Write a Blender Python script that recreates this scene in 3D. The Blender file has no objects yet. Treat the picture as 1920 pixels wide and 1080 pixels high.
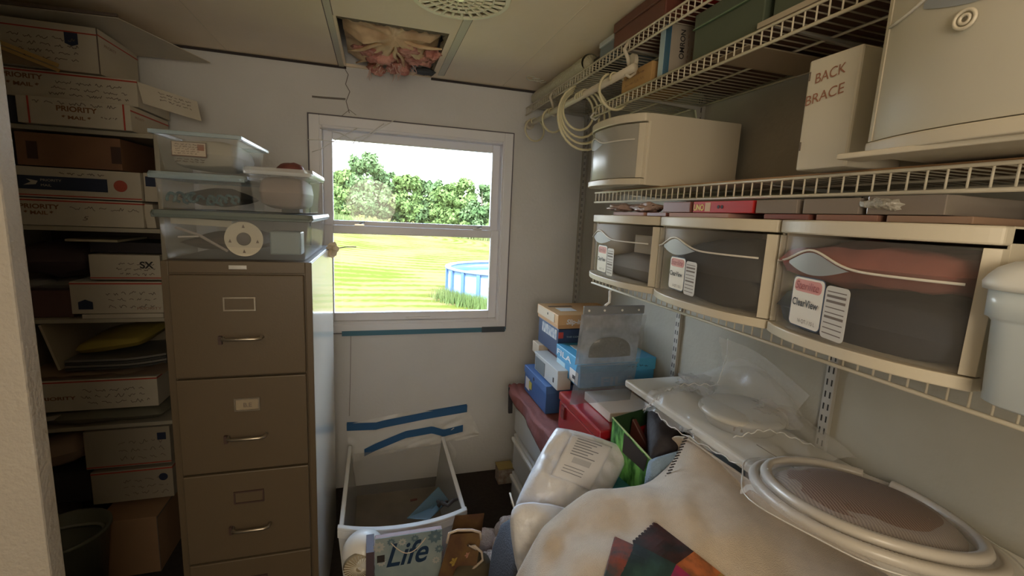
import bpy, bmesh, math, random
import numpy as np
from mathutils import Vector, Matrix, noise
PI = math.pi
S = bpy.context.scene
COL = S.collection
# ------------------------------------------------------------------ camera, light, exposure
YAW, PIT, ROL, FPX = -0.29482489, -0.15809171, 0.04644876, 852.757
EYE = Vector((0, 0, 1.49))
cam = bpy.data.cameras.new('camera'); camo = bpy.data.objects.new('camera', cam); COL.objects.link(camo)
CR = (Matrix.Rotation(YAW, 3, 'Z') @ Matrix.Rotation(PI/2 + PIT, 3, 'X') @ Matrix.Rotation(ROL, 3, 'Z'))
camo.matrix_world = Matrix.Translation(EYE) @ CR.to_4x4()
cam.sensor_width = 36; cam.lens = FPX/1920*36; cam.clip_start = .02; cam.clip_end = 400
S.camera = camo
S.view_settings.view_transform = 'Standard'; S.view_settings.look = 'None'
S.view_settings.gamma = 1; S.view_settings.exposure = 1.34; S.view_settings.use_curve_mapping = False
S.cycles.max_bounces = 8; S.cycles.diffuse_bounces = 5; S.cycles.glossy_bounces = 3
S.cycles.transmission_bounces = 4; S.cycles.transparent_max_bounces = 16
S.cycles.use_denoising = True; S.cycles.sample_clamp_indirect = 6
S.cycles.caustics_reflective = False; S.cycles.caustics_refractive = False
w = bpy.data.worlds.new('world'); S.world = w; w.use_nodes = True
nt = w.node_tree; nt.nodes.clear()
tc = nt.nodes.new('ShaderNodeTexCoord'); sp = nt.nodes.new('ShaderNodeSeparateXYZ'); cr = nt.nodes.new('ShaderNodeValToRGB')
bg = nt.nodes.new('ShaderNodeBackground'); wo = nt.nodes.new('ShaderNodeOutputWorld')
cr.color_ramp.elements[0].position = 0.0; cr.color_ramp.elements[0].color = (.88, .90, .94, 1)
cr.color_ramp.elements[1].position = 0.5; cr.color_ramp.elements[1].color = (.50, .68, .95, 1)
nt.links.new(tc.outputs['Generated'], sp.inputs[0]); nt.links.new(sp.outputs['Z'], cr.inputs[0])
nt.links.new(cr.outputs[0], bg.inputs[0]); nt.links.new(bg.outputs[0], wo.inputs[0]); bg.inputs[1].default_value = 6.0
sun = bpy.data.lights.new('sun', 'SUN'); sun.energy = 5.0; sun.angle = .01; sun.color = (1, .95, .84)
suno = bpy.data.objects.new('sun', sun); COL.objects.link(suno); suno.rotation_euler = (math.radians(38), 0, math.radians(-25))
def area(name, loc, size, e, col, rot=(0, 0, 0)):
    l = bpy.data.lights.new(name, 'AREA'); l.energy = e; l.size = size; l.color = col
    o = bpy.data.objects.new(name, l); COL.objects.link(o); o.location = loc; o.rotation_euler = rot; return o
lp = bpy.data.lights.new('fill_light', 'POINT'); lp.energy = 12.5; lp.shadow_soft_size = .28; lp.color = (1, .87, .66)  # soft warm fill added behind the camera, no lamp stands there
lpo = bpy.data.objects.new('fill_light', lp); COL.objects.link(lpo); lpo.location = (-.05, -.75, 1.55)

# ------------------------------------------------------------------ helpers
def ray(px, py): return CR @ Vector((px-960, 540-py, -FPX))
def at(px, py, X=None, Y=None, Z=None):
    """the point seen at a pixel of the photograph on a known plane of the room"""
    d = ray(px, py)
    if X is not None: t = X/d.x
    elif Y is not None: t = Y/d.y
    else: t = (Z-EYE.z)/d.z
    return EYE + d*t
_m = {}
def mat(name, col, rough=.6, metal=0, alpha=1, bump=0, bscale=40, var=0, vscale=6, coat=0, spec=.5, col2=None, trans=0, emit=None, sheen=0):
    if name in _m: return _m[name]
    m = bpy.data.materials.new(name); m.use_nodes = True; n = m.node_tree; b = n.nodes['Principled BSDF']
    b.inputs['Base Color'].default_value = (*col, 1); b.inputs['Roughness'].default_value = rough
    b.inputs['Metallic'].default_value = metal; b.inputs['Alpha'].default_value = alpha
    b.inputs['Coat Weight'].default_value = coat; b.inputs['Specular IOR Level'].default_value = spec
    b.inputs['Transmission Weight'].default_value = trans; b.inputs['Sheen Weight'].default_value = sheen
    t = n.nodes.new('ShaderNodeTexCoord')
    if var or col2:
        z = n.nodes.new('ShaderNodeTexNoise'); z.inputs['Scale'].default_value = vscale; z.inputs['Detail'].default_value = 5
        n.links.new(t.outputs['Object'], z.inputs['Vector'])
        r = n.nodes.new('ShaderNodeValToRGB'); r.color_ramp.elements[0].position = .35; r.color_ramp.elements[1].position = .65
        c2 = col2 or tuple(c*(1-var) for c in col)
        r.color_ramp.elements[0].color = (*c2, 1); r.color_ramp.elements[1].color = (*col, 1)
        n.links.new(z.outputs[0], r.inputs[0]); n.links.new(r.outputs[0], b.inputs['Base Color'])
    if bump:
        z = n.nodes.new('ShaderNodeTexNoise'); z.inputs['Scale'].default_value = bscale; z.inputs['Detail'].default_value = 4
        n.links.new(t.outputs['Object'], z.inputs['Vector'])
        u = n.nodes.new('ShaderNodeBump'); u.inputs['Strength'].default_value = bump; u.inputs['Distance'].default_value = .01
        n.links.new(z.outputs[0], u.inputs['Height']); n.links.new(u.outputs[0], b.inputs['Normal'])
    _m[name] = m; return m
class MB:
    def __init__(s): s.v = []; s.f = []; s.smooth = False
    def add(s, vs, fs):
        k = len(s.v); s.v += [Vector(v) for v in vs]; s.f += [tuple(i+k for i in f) for f in fs]; return s
    def box(s, a, b):
        x0, y0, z0 = a; x1, y1, z1 = b
        x0, x1 = min(x0, x1), max(x0, x1); y0, y1 = min(y0, y1), max(y0, y1); z0, z1 = min(z0, z1), max(z0, z1)
        return s.add([(x0,y0,z0),(x1,y0,z0),(x1,y1,z0),(x0,y1,z0),(x0,y0,z1),(x1,y0,z1),(x1,y1,z1),(x0,y1,z1)],
                     [(0,3,2,1),(4,5,6,7),(0,1,5,4),(1,2,6,5),(2,3,7,6),(3,0,4,7)])
    def obox(s, o, u, v, n):       # box from a corner and three edge vectors
        o, u, v, n = map(Vector, (o, u, v, n))
        return s.add([o, o+u, o+u+v, o+v, o+n, o+u+n, o+u+v+n, o+v+n], [(0,3,2,1),(4,5,6,7),(0,1,5,4),(1,2,6,5),(2,3,7,6),(3,0,4,7)])
    def tube(s, pts, r, seg=8, closed=False):
        pts = [Vector(p) for p in pts]; n = len(pts); rings = []; up = None
        for i, p in enumerate(pts):
            if closed: d = pts[(i+1) % n]-pts[i-1]
            else: d = pts[min(i+1, n-1)]-pts[max(i-1, 0)]
            if d.length < 1e-9: d = Vector((0, 0, 1))
            d.normalize()
            if up is None: up = Vector((0,0,1)) if abs(d.z) < .9 else Vector((1,0,0))
            a = d.cross(up); a.normalize(); b = a.cross(d); up = b
            rr = r[i] if isinstance(r, (list, tuple)) else r
            rings.append([p + a*math.cos(2*PI*k/seg)*rr + b*math.sin(2*PI*k/seg)*rr for k in range(seg)])
        k0 = len(s.v)
        for R in rings: s.v += R
        for i in range(n if closed else n-1):
            j = (i+1) % n
            for k in range(seg):
                l = (k+1) % seg; s.f.append((k0+i*seg+k, k0+i*seg+l, k0+j*seg+l, k0+j*seg+k))
        if not closed:
            s.f.append(tuple(k0+k for k in range(seg))[::-1]); s.f.append(tuple(k0+(n-1)*seg+k for k in range(seg)))
        return s
    def lathe(s, prof, c=(0,0,0), seg=32, ax='Z', tilt=None):
        k0 = len(s.v); n = len(prof); c = Vector(c)
        for r, h in prof:
            for k in range(seg):
                a = 2*PI*k/seg; p = Vector((r*math.cos(a), r*math.sin(a), h))
                if ax == 'Y': p = Vector((p.x, p.z, p.y))
                if ax == 'X': p = Vector((p.z, p.x, p.y))
                if tilt is not None: p = tilt @ p
                s.v.append(c+p)
        for i in range(n-1):
            for k in range(seg):
                l = (k+1) % seg; s.f.append((k0+i*seg+k, k0+i*seg+l, k0+(i+1)*seg+l, k0+(i+1)*seg+k))
        return s
    def prism(s, poly, o, u, v, n):   # 2D polygon in the frame (u, v), extruded along n
        o, u, v, n = map(Vector, (o, u, v, n)); k = len(poly)
        A = [o+u*a+v*b for a, b in poly]
        return s.add(A+[p+n for p in A], [tuple(range(k))[::-1], tuple(range(k, 2*k))]+[(i, (i+1) % k, (i+1) % k+k, i+k) for i in range(k)])
    def grid(s, fn, nu, nv):
        k0 = len(s.v)
        for j in range(nv+1):
            for i in range(nu+1): s.v.append(Vector(fn(i/nu, j/nv)))
        for j in range(nv):
            for i in range(nu):
                a = k0+j*(nu+1)+i; s.f.append((a, a+1, a+nu+2, a+nu+1))
        return s
    def slab(s, fn, nu, nv, th):      # a curved sheet with real thickness; fn gives points, th = vector
        th = Vector(th); s.grid(fn, nu, nv); m = (nu+1)*(nv+1); k = len(s.v)-m; fs = [f for f in s.f if min(f) >= k]
        s.v += [p+th for p in s.v[k:k+m]]
        s.f += [tuple(i+m for i in f)[::-1] for f in fs]
        bd = [i for i in range(nu+1)]+[(j*(nu+1)+nu) for j in range(1, nv+1)]+[nv*(nu+1)+i for i in range(nu-1, -1, -1)]+[j*(nu+1) for j in range(nv-1, 0, -1)]
        for a, b in zip(bd, bd[1:]+bd[:1]): s.f.append((k+b, k+a, k+a+m, k+b+m))
        return s
    def tub(s, x0, x1, y0, y1, z0, z1, tp, th=.002, rim=.006):   # open container, narrower at the bottom, with a rolled rim
        def R(i, z, e): return [(x0+i-e, y0+i-e, z), (x1-i+e, y0+i-e, z), (x1-i+e, y1-i+e, z), (x0+i-e, y1-i+e, z)]
        L = [R(tp, z0, 0), R(0, z1, 0), R(0, z1, rim), R(0, z1+rim, rim), R(0, z1+rim, -th), R(tp, z0+th, -th)]
        vs = [v for l in L for v in l]; fs = [(3,2,1,0)]
        for a in range(5):
            for k in range(4): l = (k+1) % 4; fs.append((a*4+k, a*4+l, a*4+4+l, a*4+4+k))
        fs.append((20,21,22,23)); return s.add(vs, fs)
    def warp(s, fn): s.v = [Vector(fn(v)) for v in s.v]; return s
    def build(s, name, m, parent=None, org=(0,0,0), bevel=0, smooth=None, sub=0):
        me = bpy.data.meshes.new(name); o0 = Vector(org)
        me.from_pydata([tuple(v-o0) for v in s.v], [], s.f); me.materials.append(m); me.validate()
        if smooth or (smooth is None and s.smooth):
            me.polygons.foreach_set('use_smooth', [True]*len(me.polygons))
        ob = bpy.data.objects.new(name, me); COL.objects.link(ob)
        if parent: ob.parent = parent
        else: ob.location = o0
        if bevel:
            b = ob.modifiers.new('bevel', 'BEVEL'); b.width = bevel; b.segments = 2; b.limit_method = 'ANGLE'; b.angle_limit = .6
        if sub:
            b = ob.modifiers.new('sub', 'SUBSURF'); b.levels = sub; b.render_levels = sub
        return ob
ORG = {}
def thing(name, label, cat, loc, group=None):
    o = bpy.data.objects.new(name, None); COL.objects.link(o); o.location = loc; o.empty_display_size = .05
    o['label'] = label; o['category'] = cat
    if group: o['group'] = group
    ORG[o.name] = Vector(loc); return o
def orgof(p):
    while p.parent: p = p.parent
    return ORG[p.name]
def part(t, name, mb, m, label=None, **k):
    o = mb.build(name, m, t, orgof(t), **k)
    if label: o['label'] = label
    return o
def solo(name, mb, m, label, cat, group=None, org=None, **k):
    if org is None:
        xs = [v.x for v in mb.v]; ys = [v.y for v in mb.v]; org = ((min(xs)+max(xs))/2, (min(ys)+max(ys))/2, min(v.z for v in mb.v))
    o = mb.build(name, m, None, org, **k); o['label'] = label; o['category'] = cat
    if group: o['group'] = group
    ORG[o.name] = Vector(org); return o
def struct(name, mb, m, parent=None, **k):
    o = mb.build(name, m, parent, **k)
    if parent is None: o['kind'] = 'structure'; ORG[o.name] = Vector((0,0,0))
    return o
def text(t, s, o, right, up, size, m, name='lettering', width=None, shear=0, ext=.0004, bold=0, label=None):
    cu = bpy.data.curves.new('t', 'FONT'); cu.body = s; cu.size = 1; cu.extrude = 0; cu.shear = shear; cu.offset = bold
    tmp = bpy.data.objects.new('t', cu); COL.objects.link(tmp)
    dg = bpy.context.evaluated_depsgraph_get(); me = bpy.data.meshes.new_from_object(tmp.evaluated_get(dg))
    vs = [v.co.copy() for v in me.vertices]; fs = [tuple(p.vertices) for p in me.polygons]
    bpy.data.objects.remove(tmp); bpy.data.curves.remove(cu); bpy.data.meshes.remove(me)
    if not vs: return
    x0 = min(v.x for v in vs); x1 = max(v.x for v in vs); right = Vector(right).normalized(); up = Vector(up).normalized(); n = right.cross(up)
    sx = size if width is None else width/(x1-x0); o = Vector(o)
    mb = MB(); mb.add([o+right*((v.x-x0)*sx)+up*(v.y*size)+n*(ext*2) for v in vs], fs)
    return part(t, name, mb, m, label)
def scribble(t, o, right, up, wd, ht, rows, m, seed=0, r=.0008, name='handwriting'):
    rnd = random.Random(seed); right = Vector(right).normalized(); up = Vector(up).normalized(); n = right.cross(up); o = Vector(o)+n*.0006; mb = MB()
    for j in range(rows):
        x = rnd.uniform(0, .1)*wd; y = ht*(1-(j+.5)/rows); h = ht/rows*.32
        while x < wd*.96:
            L = rnd.uniform(.08, .2)*wd; pts = []; k = 0; xe = min(x+L, wd)
            while x < xe:
                pts.append(o+right*x+up*(y+h*rnd.uniform(-1, 1)*(1 if k % 2 else -.6))); x += h*.55; k += 1
            if len(pts) > 1:
                for a, b in zip(pts, pts[1:]):
                    d = (b-a); sd = d.normalized().cross(n)*r if d.length > 1e-6 else right*r
                    mb.add([a-sd, b-sd, b+sd, a+sd], [(0,1,2,3)])
            x += wd*.04
    if mb.v: part(t, name, mb, m)
def pillow(c, th, nu=20, nv=20, wr=.004, seed=0, sharp=.5, ns=9, cr=.06):
    """closed cushion shape over four corner points, bulging both ways"""
    P = [Vector(p) for p in c]; n = (P[1]-P[0]).cross(P[3]-P[0]).normalized(); mb = MB(); mb.smooth = True
    def F(sg):
        def f(u, v):
            p = P[0]*(1-u)*(1-v)+P[1]*u*(1-v)+P[2]*u*v+P[3]*(1-u)*v
            cc = (P[0]+P[1]+P[2]+P[3])/4; e = (4*u*(1-u))*(4*v*(1-v)); k = 1-cr*(abs(2*u-1)**3*abs(2*v-1)**3)
            p = cc+(p-cc)*k
            w_ = noise.noise(p*ns+Vector((seed*7.1, sg, 0)))*wr+noise.noise(p*ns*3+Vector((seed, sg*3, 5)))*wr*.4
            return p+n*sg*(th/2*e**sharp+ (w_ if e > 0 else 0)*min(1, e*4))
        return f
    mb.grid(F(1), nu, nv); mb.grid(lambda u, v: F(-1)(1-u, v), nu, nv); return mb
def patch(rows, k=6):
    """smooth surface through a grid of control points (Catmull-Rom both ways)"""
    A = [[Vector(p) for p in r] for r in rows]
    def cr_(p0, p1, p2, p3, t): return .5*((2*p1)+(p2-p0)*t+(2*p0-5*p1+4*p2-p3)*t*t+(3*p1-p0-3*p2+p3)*t**3)
    def line(L, t):
        n = len(L)-1; x = min(max(t*n, 0), n-1e-6); i = int(x); f = x-i
        g = lambda q: L[min(max(q, 0), n)]
        return cr_(g(i-1) if i > 0 else 2*L[0]-L[1], g(i), g(i+1), g(i+2) if i+2 <= n else 2*L[n]-L[n-1], f)
    return lambda u, v: line([line(r, u) for r in A], v)
def rrect(w_, h_, r, n=4):
    pts = []
    for cx, cy, a0 in ((w_-r, h_-r, 0), (r, h_-r, PI/2), (r, r, PI), (w_-r, r, 1.5*PI)):
        for k in range(n+1): a = a0+PI/2*k/n; pts.append((cx+r*math.cos(a), cy+r*math.sin(a)))
    return pts
XR, UP = (1,0,0), (0,0,1)     # facing the camera
NY = (0,-1,0)                 # text on faces that look into the room from the right

# ------------------------------------------------------------------ materials
M_wall = mat('wall_paint', (.72,.71,.70), .55, bump=.12, bscale=60, var=.07, vscale=3)
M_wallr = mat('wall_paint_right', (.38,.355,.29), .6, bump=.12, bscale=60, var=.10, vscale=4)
M_ceil = mat('ceiling_panel', (.95,.80,.60), .6, bump=.1, bscale=30, var=.08, vscale=2)
M_white = mat('white_plastic', (.78,.77,.74), .35)
M_vinyl = mat('window_vinyl', (.86,.86,.90), .35)
M_cream = mat('cream_plastic', (.60,.54,.43), .4)
M_wire = mat('wire_coating', (.66,.59,.46), .35)
M_card = mat('white_cardboard', (.58,.52,.42), .7, var=.08, vscale=9)
M_brown = mat('brown_cardboard', (.34,.20,.11), .75, var=.12)
M_dbrown = mat('dark_brown_cardboard', (.26,.13,.07), .7, var=.2)
M_red = mat('red_print', (.45,.05,.03), .6)
M_blk = mat('black_ink', (.03,.025,.025), .6)
M_ink = mat('marker_ink', (.16,.12,.10), .7)
M_redink = mat('red_marker_ink', (.30,.13,.08), .8)
M_navy = mat('navy_print', (.025,.035,.075), .6)
M_dark = mat('dark_fabric', (.03,.025,.028), .8)
M_clear = mat('clear_plastic', (.80,.84,.86), .12, alpha=.26, spec=.7)
M_frost = mat('frosted_plastic', (.34,.32,.30), .22, alpha=.10, spec=.7)
M_film = mat('plastic_film', (.85,.86,.86), .12, alpha=.24, spec=.8)
M_blue = mat('blue_tape', (.035,.13,.30), .6)
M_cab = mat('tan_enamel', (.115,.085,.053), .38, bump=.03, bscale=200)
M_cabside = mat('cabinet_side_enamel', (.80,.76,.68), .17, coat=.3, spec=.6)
M_metal = mat('satin_metal', (.55,.53,.50), .3, metal=.9)
M_board = mat('shelf_board', (.42,.38,.30), .6)  # flat tan for the boards and side panels of the left shelves

# ------------------------------------------------------------------ room shell
XL, XW, YB, YF, ZC = -1.55, 1.10, 2.40, -1.25, 2.14
m = mat('dark_carpet', (.040,.028,.022), .95, bump=.5, bscale=300, var=.3, vscale=60)
struct('floor', MB().box((XL-.1, YF-.1, -.06), (XW+.1, YB+.12, 0)), m)
b = MB(); WX0, WX1, WZ0, WZ1 = -.255, .655, .905, 1.865       # opening in the wall
b.box((XL-.1, YB, 0), (WX0, YB+.12, 2.6)); b.box((WX1, YB, 0), (XW+.1, YB+.12, 2.6)); b.box((WX0, YB, 0), (WX1, YB+.12, WZ0)); b.box((WX0, YB, WZ1), (WX1, YB+.12, 2.6))
wb = struct('wall_back', b, M_wall)
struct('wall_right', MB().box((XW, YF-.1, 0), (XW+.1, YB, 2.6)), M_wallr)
struct('wall_left', MB().box((XL-.1, YF-.1, 0), (XL, YB, 2.6)), M_wall)
struct('wall_front', MB().box((XL, YF-.1, 0), (XW, YF, 2.6)), M_wall)
# the end of the closet wall close to the camera on the left
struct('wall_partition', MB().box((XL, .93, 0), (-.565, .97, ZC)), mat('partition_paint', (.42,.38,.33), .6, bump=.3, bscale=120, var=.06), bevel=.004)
HX0, HX1, HY0, HY1 = -.131, .262, 1.805, 2.385                # torn hole
b = MB(); zt = ZC+.012
for a_, b_ in (((XL, YF), (HX0, YB)), ((HX1, YF), (XW, YB)), ((HX0, YF), (HX1, HY0)), ((HX0, HY1), (HX1, YB))): b.box((*a_, ZC), (*b_, zt))
cl = struct('ceiling', b, M_ceil)
rnd = random.Random(4)
def strip_poly(pts, t=.003): return pts
# ragged torn edge on the near side and crumbling right side
b = MB(); pts = [(HX0-.01, HY0-.012)]; n = 44; up_ = []
for i in range(n+1):
    u = i/n; x = HX0+(HX1-HX0)*u; y = HY0+.012+.03*abs(noise.noise(Vector((u*9, 0, 1))))+.016*rnd.random(); up_.append((x, y))
pts = [(HX0, HY0-.008)]+up_+[(HX1, HY0-.008)]
b.prism(pts[::-1], (0,0,ZC+.001), (1,0,0), (0,1,0), (0,0,.011)); struct('torn_panel_edge', b, mat('torn_board', (.16,.12,.08), .9, bump=.8, bscale=80), cl)
b = MB(); pts = [(HX1, HY0+.02)]+[(HX1-.008-.012*rnd.random(), HY0+.03+i*.027) for i in range(20)]+[(HX1, HY1)]
b.prism(pts, (0,0,ZC+.001), (1,0,0), (0,1,0), (0,0,.010)); struct('broken_panel_edge', b, mat('torn_board', 0), cl)
# battens over the ceiling seams, hanging loose beside the hole
for nm, x0, x1, y1 in (('seam_batten', -.163, -.141, 2.395), ('seam_batten', .286, .315, 2.33)):
    struct(nm, MB().box((x0, YF, ZC-.004), (x1, y1, ZC)), mat('batten_paint', (.60,.56,.44), .5), cl, bevel=.001)
struct('seam_line', MB().box((-.1665, YF, ZC-.0015), (-.1635, 2.395, ZC)).box((-.1405, YF, ZC-.0015), (-.1385, 1.8, ZC)).box((.3155, YF, ZC-.0015), (.3175, 2.33, ZC)), M_ink, cl)
struct('seam_line', MB().box((.62, YF, ZC-.001), (.622, YB, ZC)).box((-.62, YF, ZC-.001), (-.618, YB, ZC)), mat('faint_seam', (.78,.67,.50), .6), cl)
struct('trim_1', MB().box((XL, YB-.008, ZC-.010), (HX0, YB, ZC-.001)).box((HX1, YB-.008, ZC-.010), (XW, YB, ZC-.001)), mat('dark_gap', (.05,.04,.04), .9))
# water stained peeling curls of ceiling paint near the corner
b = MB()
for q in range(3):
    c = at(1000+q*9, 146+q*3, Z=ZC-.004); b.tube([c+Vector((math.cos(a)*(.035-q*.009), math.sin(a)*(.03-q*.006), -.004*math.sin(a)**2)) for a in np.linspace(0, 4.6, 14)], .0022, 5)
struct('peeling_paint', b, mat('peel_paint', (.62,.58,.46), .5), cl)
# unseen roof over the attic, added to keep sun out of the hole
b = MB(); b.box((XL-.1, YF-.1, 2.6), (XW+.1, YB+.6, 2.66)); struct('sun_block_roof', b, mat('sun_block_deck', (.12,.09,.06), .9))
# wall marks
M_mark = mat('pencil_mark', (.20,.18,.17), .8)
b = MB()
def seg(mb, pts, r=.0012):
    for a, c in zip(pts, pts[1:]):
        a, c = Vector(a), Vector(c); d = (c-a).normalized().cross(Vector((0,-1,0)))*r; o = Vector((0,-.0012,0)); mb.add([a-d+o, c-d+o, c+d+o, a+d+o], [(0,1,2,3)])
seg(b, [at(*p, Y=YB) for p in ((647,130),(653,140),(648,158),(656,172),(649,190),(655,212))], .0018)
seg(b, [at(*p, Y=YB) for p in ((585,181),(605,183),(648,186))], .0045)
seg(b, [at(*p, Y=YB) for p in ((658,625),(657,700),(655,780))], .0013)
seg(b, [at(*p, Y=YB) for p in ((640,218),(655,206),(668,216))], .0012)
struct('wall_crack', b, M_mark, wb)

# ------------------------------------------------------------------ window
b = MB()
def frame(mb, x0, x1, z0, z1, wd, y0, y1):
    mb.box((x0, y0, z0), (x0+wd, y1, z1)); mb.box((x1-wd, y0, z0), (x1, y1, z1)); mb.box((x0+wd, y0, z0), (x1-wd, y1, z0+wd)); mb.box((x0+wd, y0, z1-wd), (x1-wd, y1, z1))
frame(b, -.298, .695, .862, 1.912, .045, YB-.016, YB+.004)
win = struct('window_1', b, M_vinyl, bevel=.003)
b = MB(); frame(b, -.304, .701, .856, 1.918, .0055, YB-.010, YB-.001); struct('caulk_line', b, mat('caulk_dark', (.15,.14,.17), .8), win)  # thin dark line around the window casing
b = MB(); frame(b, -.262, .660, .90, 1.875, .020, YB-.012, YB+.09); struct('window_frame', b, mat('vinyl_inner', (.80,.80,.85), .3), win, bevel=.003)
b = MB(); frame(b, -.243, .641, 1.385, 1.856, .042, YB+.042, YB+.07); struct('upper_sash', b, M_vinyl, win, bevel=.004)
b = MB(); frame(b, -.243, .641, .920, 1.405, .042, YB+.008, YB+.038); struct('lower_sash', b, M_vinyl, win, bevel=.004)
b = MB()
for x in (-.10, .50): b.box((x, YB+.005, 1.405), (x+.045, YB+.036, 1.413)); b.tube([(x+.022, YB+.02, 1.413), (x+.045, YB+.0, 1.424)], .004, 6)
struct('sash_latch', b, M_metal, win)
b = MB(); b.box((.15, YB-.002, .925), (.28, YB+.008, .936)); struct('sash_lift', b, M_vinyl, win, bevel=.002)
M_glass = bpy.data.materials.new('window_glass'); M_glass.use_nodes = True; n = M_glass.node_tree; n.nodes.clear()
o_ = n.nodes.new('ShaderNodeOutputMaterial'); mx = n.nodes.new('ShaderNodeMixShader'); tr = n.nodes.new('ShaderNodeBsdfTransparent'); gl = n.nodes.new('ShaderNodeBsdfGlossy'); fr = n.nodes.new('ShaderNodeFresnel')
fr.inputs[0].default_value = 1.3; gl.inputs['Roughness'].default_value = .02; tr.inputs[0].default_value = (.96,.98,.97,1)
n.links.new(fr.outputs[0], mx.inputs[0]); n.links.new(tr.outputs[0], mx.inputs[1]); n.links.new(gl.outputs[0], mx.inputs[2]); n.links.new(mx.outputs[0], o_.inputs[0])
struct('glass_pane', MB().box((-.203, YB+.054, 1.425), (.601, YB+.058, 1.818)), M_glass, win)
struct('glass_pane', MB().box((-.203, YB+.021, .960), (.601, YB+.025, 1.367)), M_glass, win)
struct('blue_tape_strip', MB().box((-.165, YB-.0175, .846), (.575, YB-.014, .872)).box((.565, YB-.0185, .848), (.695, YB-.0155, .874)), mat('blue_tape_faded', (.07,.19,.27), .6), win)
struct('dark_tape_strip', MB().box((.560, YB-.021, .845), (.690, YB-.0188, .876)), mat('grey_tape', (.06,.075,.09), .5), win)
b = MB(); b.smooth = True
for ps in (((575,262),(600,262),(640,268),(672,268),(715,240),(740,225)), ((600,240),(640,250),(660,262),(690,252),(720,232)), ((585,285),(600,280),(630,262),(670,240)), ((668,258),(662,270),(670,272))):
    b.tube([at(x, y, Y=YB-.02+.004*math.sin(x)) for x, y in ps], .0022, 5)
solo('plastic_strand', b, mat('strand_plastic', (.95,.95,.95), .4, alpha=.9), 'torn white plastic strands across the top left corner of the window frame', 'plastic')

# ------------------------------------------------------------------ plastic film taped low on the back wall
t = thing('taped_plastic_film', 'clear plastic sheet held on the back wall by two strips of blue tape', 'plastic sheet', at(760, 830, Y=YB-.004))
def F(u, v):
    top = [(650,795),(760,772),(876,765),(898,805)]; bot = [(655,868),(700,855),(780,838),(896,818)]
    q = u*3; i = min(int(q), 2); f = q-i
    a = [top[i][k]*(1-f)+top[i+1][k]*f for k in (0,1)]; c = [bot[i][k]*(1-f)+bot[i+1][k]*f for k in (0,1)]
    p = at(a[0]*(1-v)+c[0]*v, a[1]*(1-v)+c[1]*v, Y=YB-.004); p.y -= .002+.013*abs(noise.noise(Vector((u*7, v*3, 2))))+.006*abs(noise.noise(Vector((u*22, v*12, 7)))); return p
b = MB(); b.smooth = True; b.grid(F, 60, 16); part(t, 'film', b, mat('wrinkled_film', (.93,.92,.89), .25, alpha=.85, spec=.8))
for pts in (((650,801),(705,799),(720,795),(800,779),(876,766)), ((683,849),(705,838),(760,815),(810,806),(832,812),(868,803))):
    b = MB(); b.smooth = False
    V = [at(*p, Y=YB-.018) for p in pts]
    b.grid(lambda u, v: (lambda q, i: V[i].lerp(V[i+1], q-i)+Vector((0, .0, (.5-v)*.042)))(u*(len(V)-1), min(int(u*(len(V)-1)), len(V)-2)), 32, 1)
    b.grid(lambda u, v: (lambda q, i: V[i].lerp(V[i+1], q-i)+Vector((0, .0145, (v-.5)*.042)))(u*(len(V)-1), min(int(u*(len(V)-1)), len(V)-2)), 32, 1)
    part(t, 'tape_strip', b, M_blue)
b = MB(); b.smooth = True
b.grid(lambda u, v: at(832+v*14+u*12-4*math.sin(v*9), 815+60*v, Y=YB-.006-.006*abs(noise.noise(Vector((u*4, v*6, 1))))), 6, 16); part(t, 'hanging_tail', b, mat('wrinkled_film', 0))

# ------------------------------------------------------------------ ceiling hole: paper-faced insulation
t = thing('insulation_batt', 'pink insulation with torn tan paper sagging through the ragged ceiling hole', 'insulation', (.06, 2.1, ZC))
apex = at(737, 68, Z=ZC+.01); M_kraft = mat('kraft_paper', (.90,.70,.42), .65, col2=(.62,.40,.22), vscale=9, bump=.3, bscale=25)
def F(u, v):
    x = HX0+.012+(HX1-HX0-.024)*u; y = HY0+.035+(HY1-HY0-.09)*v; a = math.atan2(x-apex.x, y-apex.y+.03); d = math.hypot(x-apex.x, y-apex.y)
    e = min(u, 1-u, v*.8, (1-v))*5; e = min(1, max(0, e)); jag = .012*noise.noise(Vector((u*15, 0, 3))) if v < .03 else 0
    return (x, y+jag, ZC+.042-.042*e-.030*e*(1-v)*0 + (.017*math.sin(a*7+2*noise.noise(Vector((x*5, y*5, 0))))+.007*math.sin(a*19))*min(1, d*7)*(.4+.6*e)-.02*math.exp(-d*d*90))
b = MB(); b.smooth = True; b.grid(F, 90, 70); part(t, 'kraft_facing', b, M_kraft)
M_pink = mat('pink_fiberglass', (.78,.42,.34), .95, col2=(.52,.20,.16), vscale=25, bump=1, bscale=60)
def blob(c, rx, ry, rz, seed, amp=.35, n_=26, fq=22):
    mb = MB(); mb.smooth = True; c = Vector(c)
    def f(u, v):
        d = Vector((math.cos(u*2*PI)*math.sin(v*PI), math.sin(u*2*PI)*math.sin(v*PI), math.cos(v*PI)))
        k = 1+amp*noise.noise(d*1.7+Vector((seed*3.3, 0, 0)))+amp*.5*noise.noise(d*5+Vector((0, seed, 0))); return c+Vector((d.x*rx*k, d.y*ry*k, d.z*rz*k))
    mb.grid(f, n_, n_//2); return mb
cen = [((720, 105), .062, .05, .03), ((745, 122), .05, .05, .034), ((706, 128), .035, .03, .026), ((785, 112), .05, .05, .024), ((765, 92), .04, .06, .018), ((690, 95), .05, .05, .018), ((810,100),.03,.03,.02)]
for i, (p, a_, b_, c_) in enumerate(cen):
    part(t, 'wool_tuft', blob(at(*p, Z=ZC-.006), a_, b_, c_, i, .7), M_pink)
b = MB(); b.smooth = True
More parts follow.
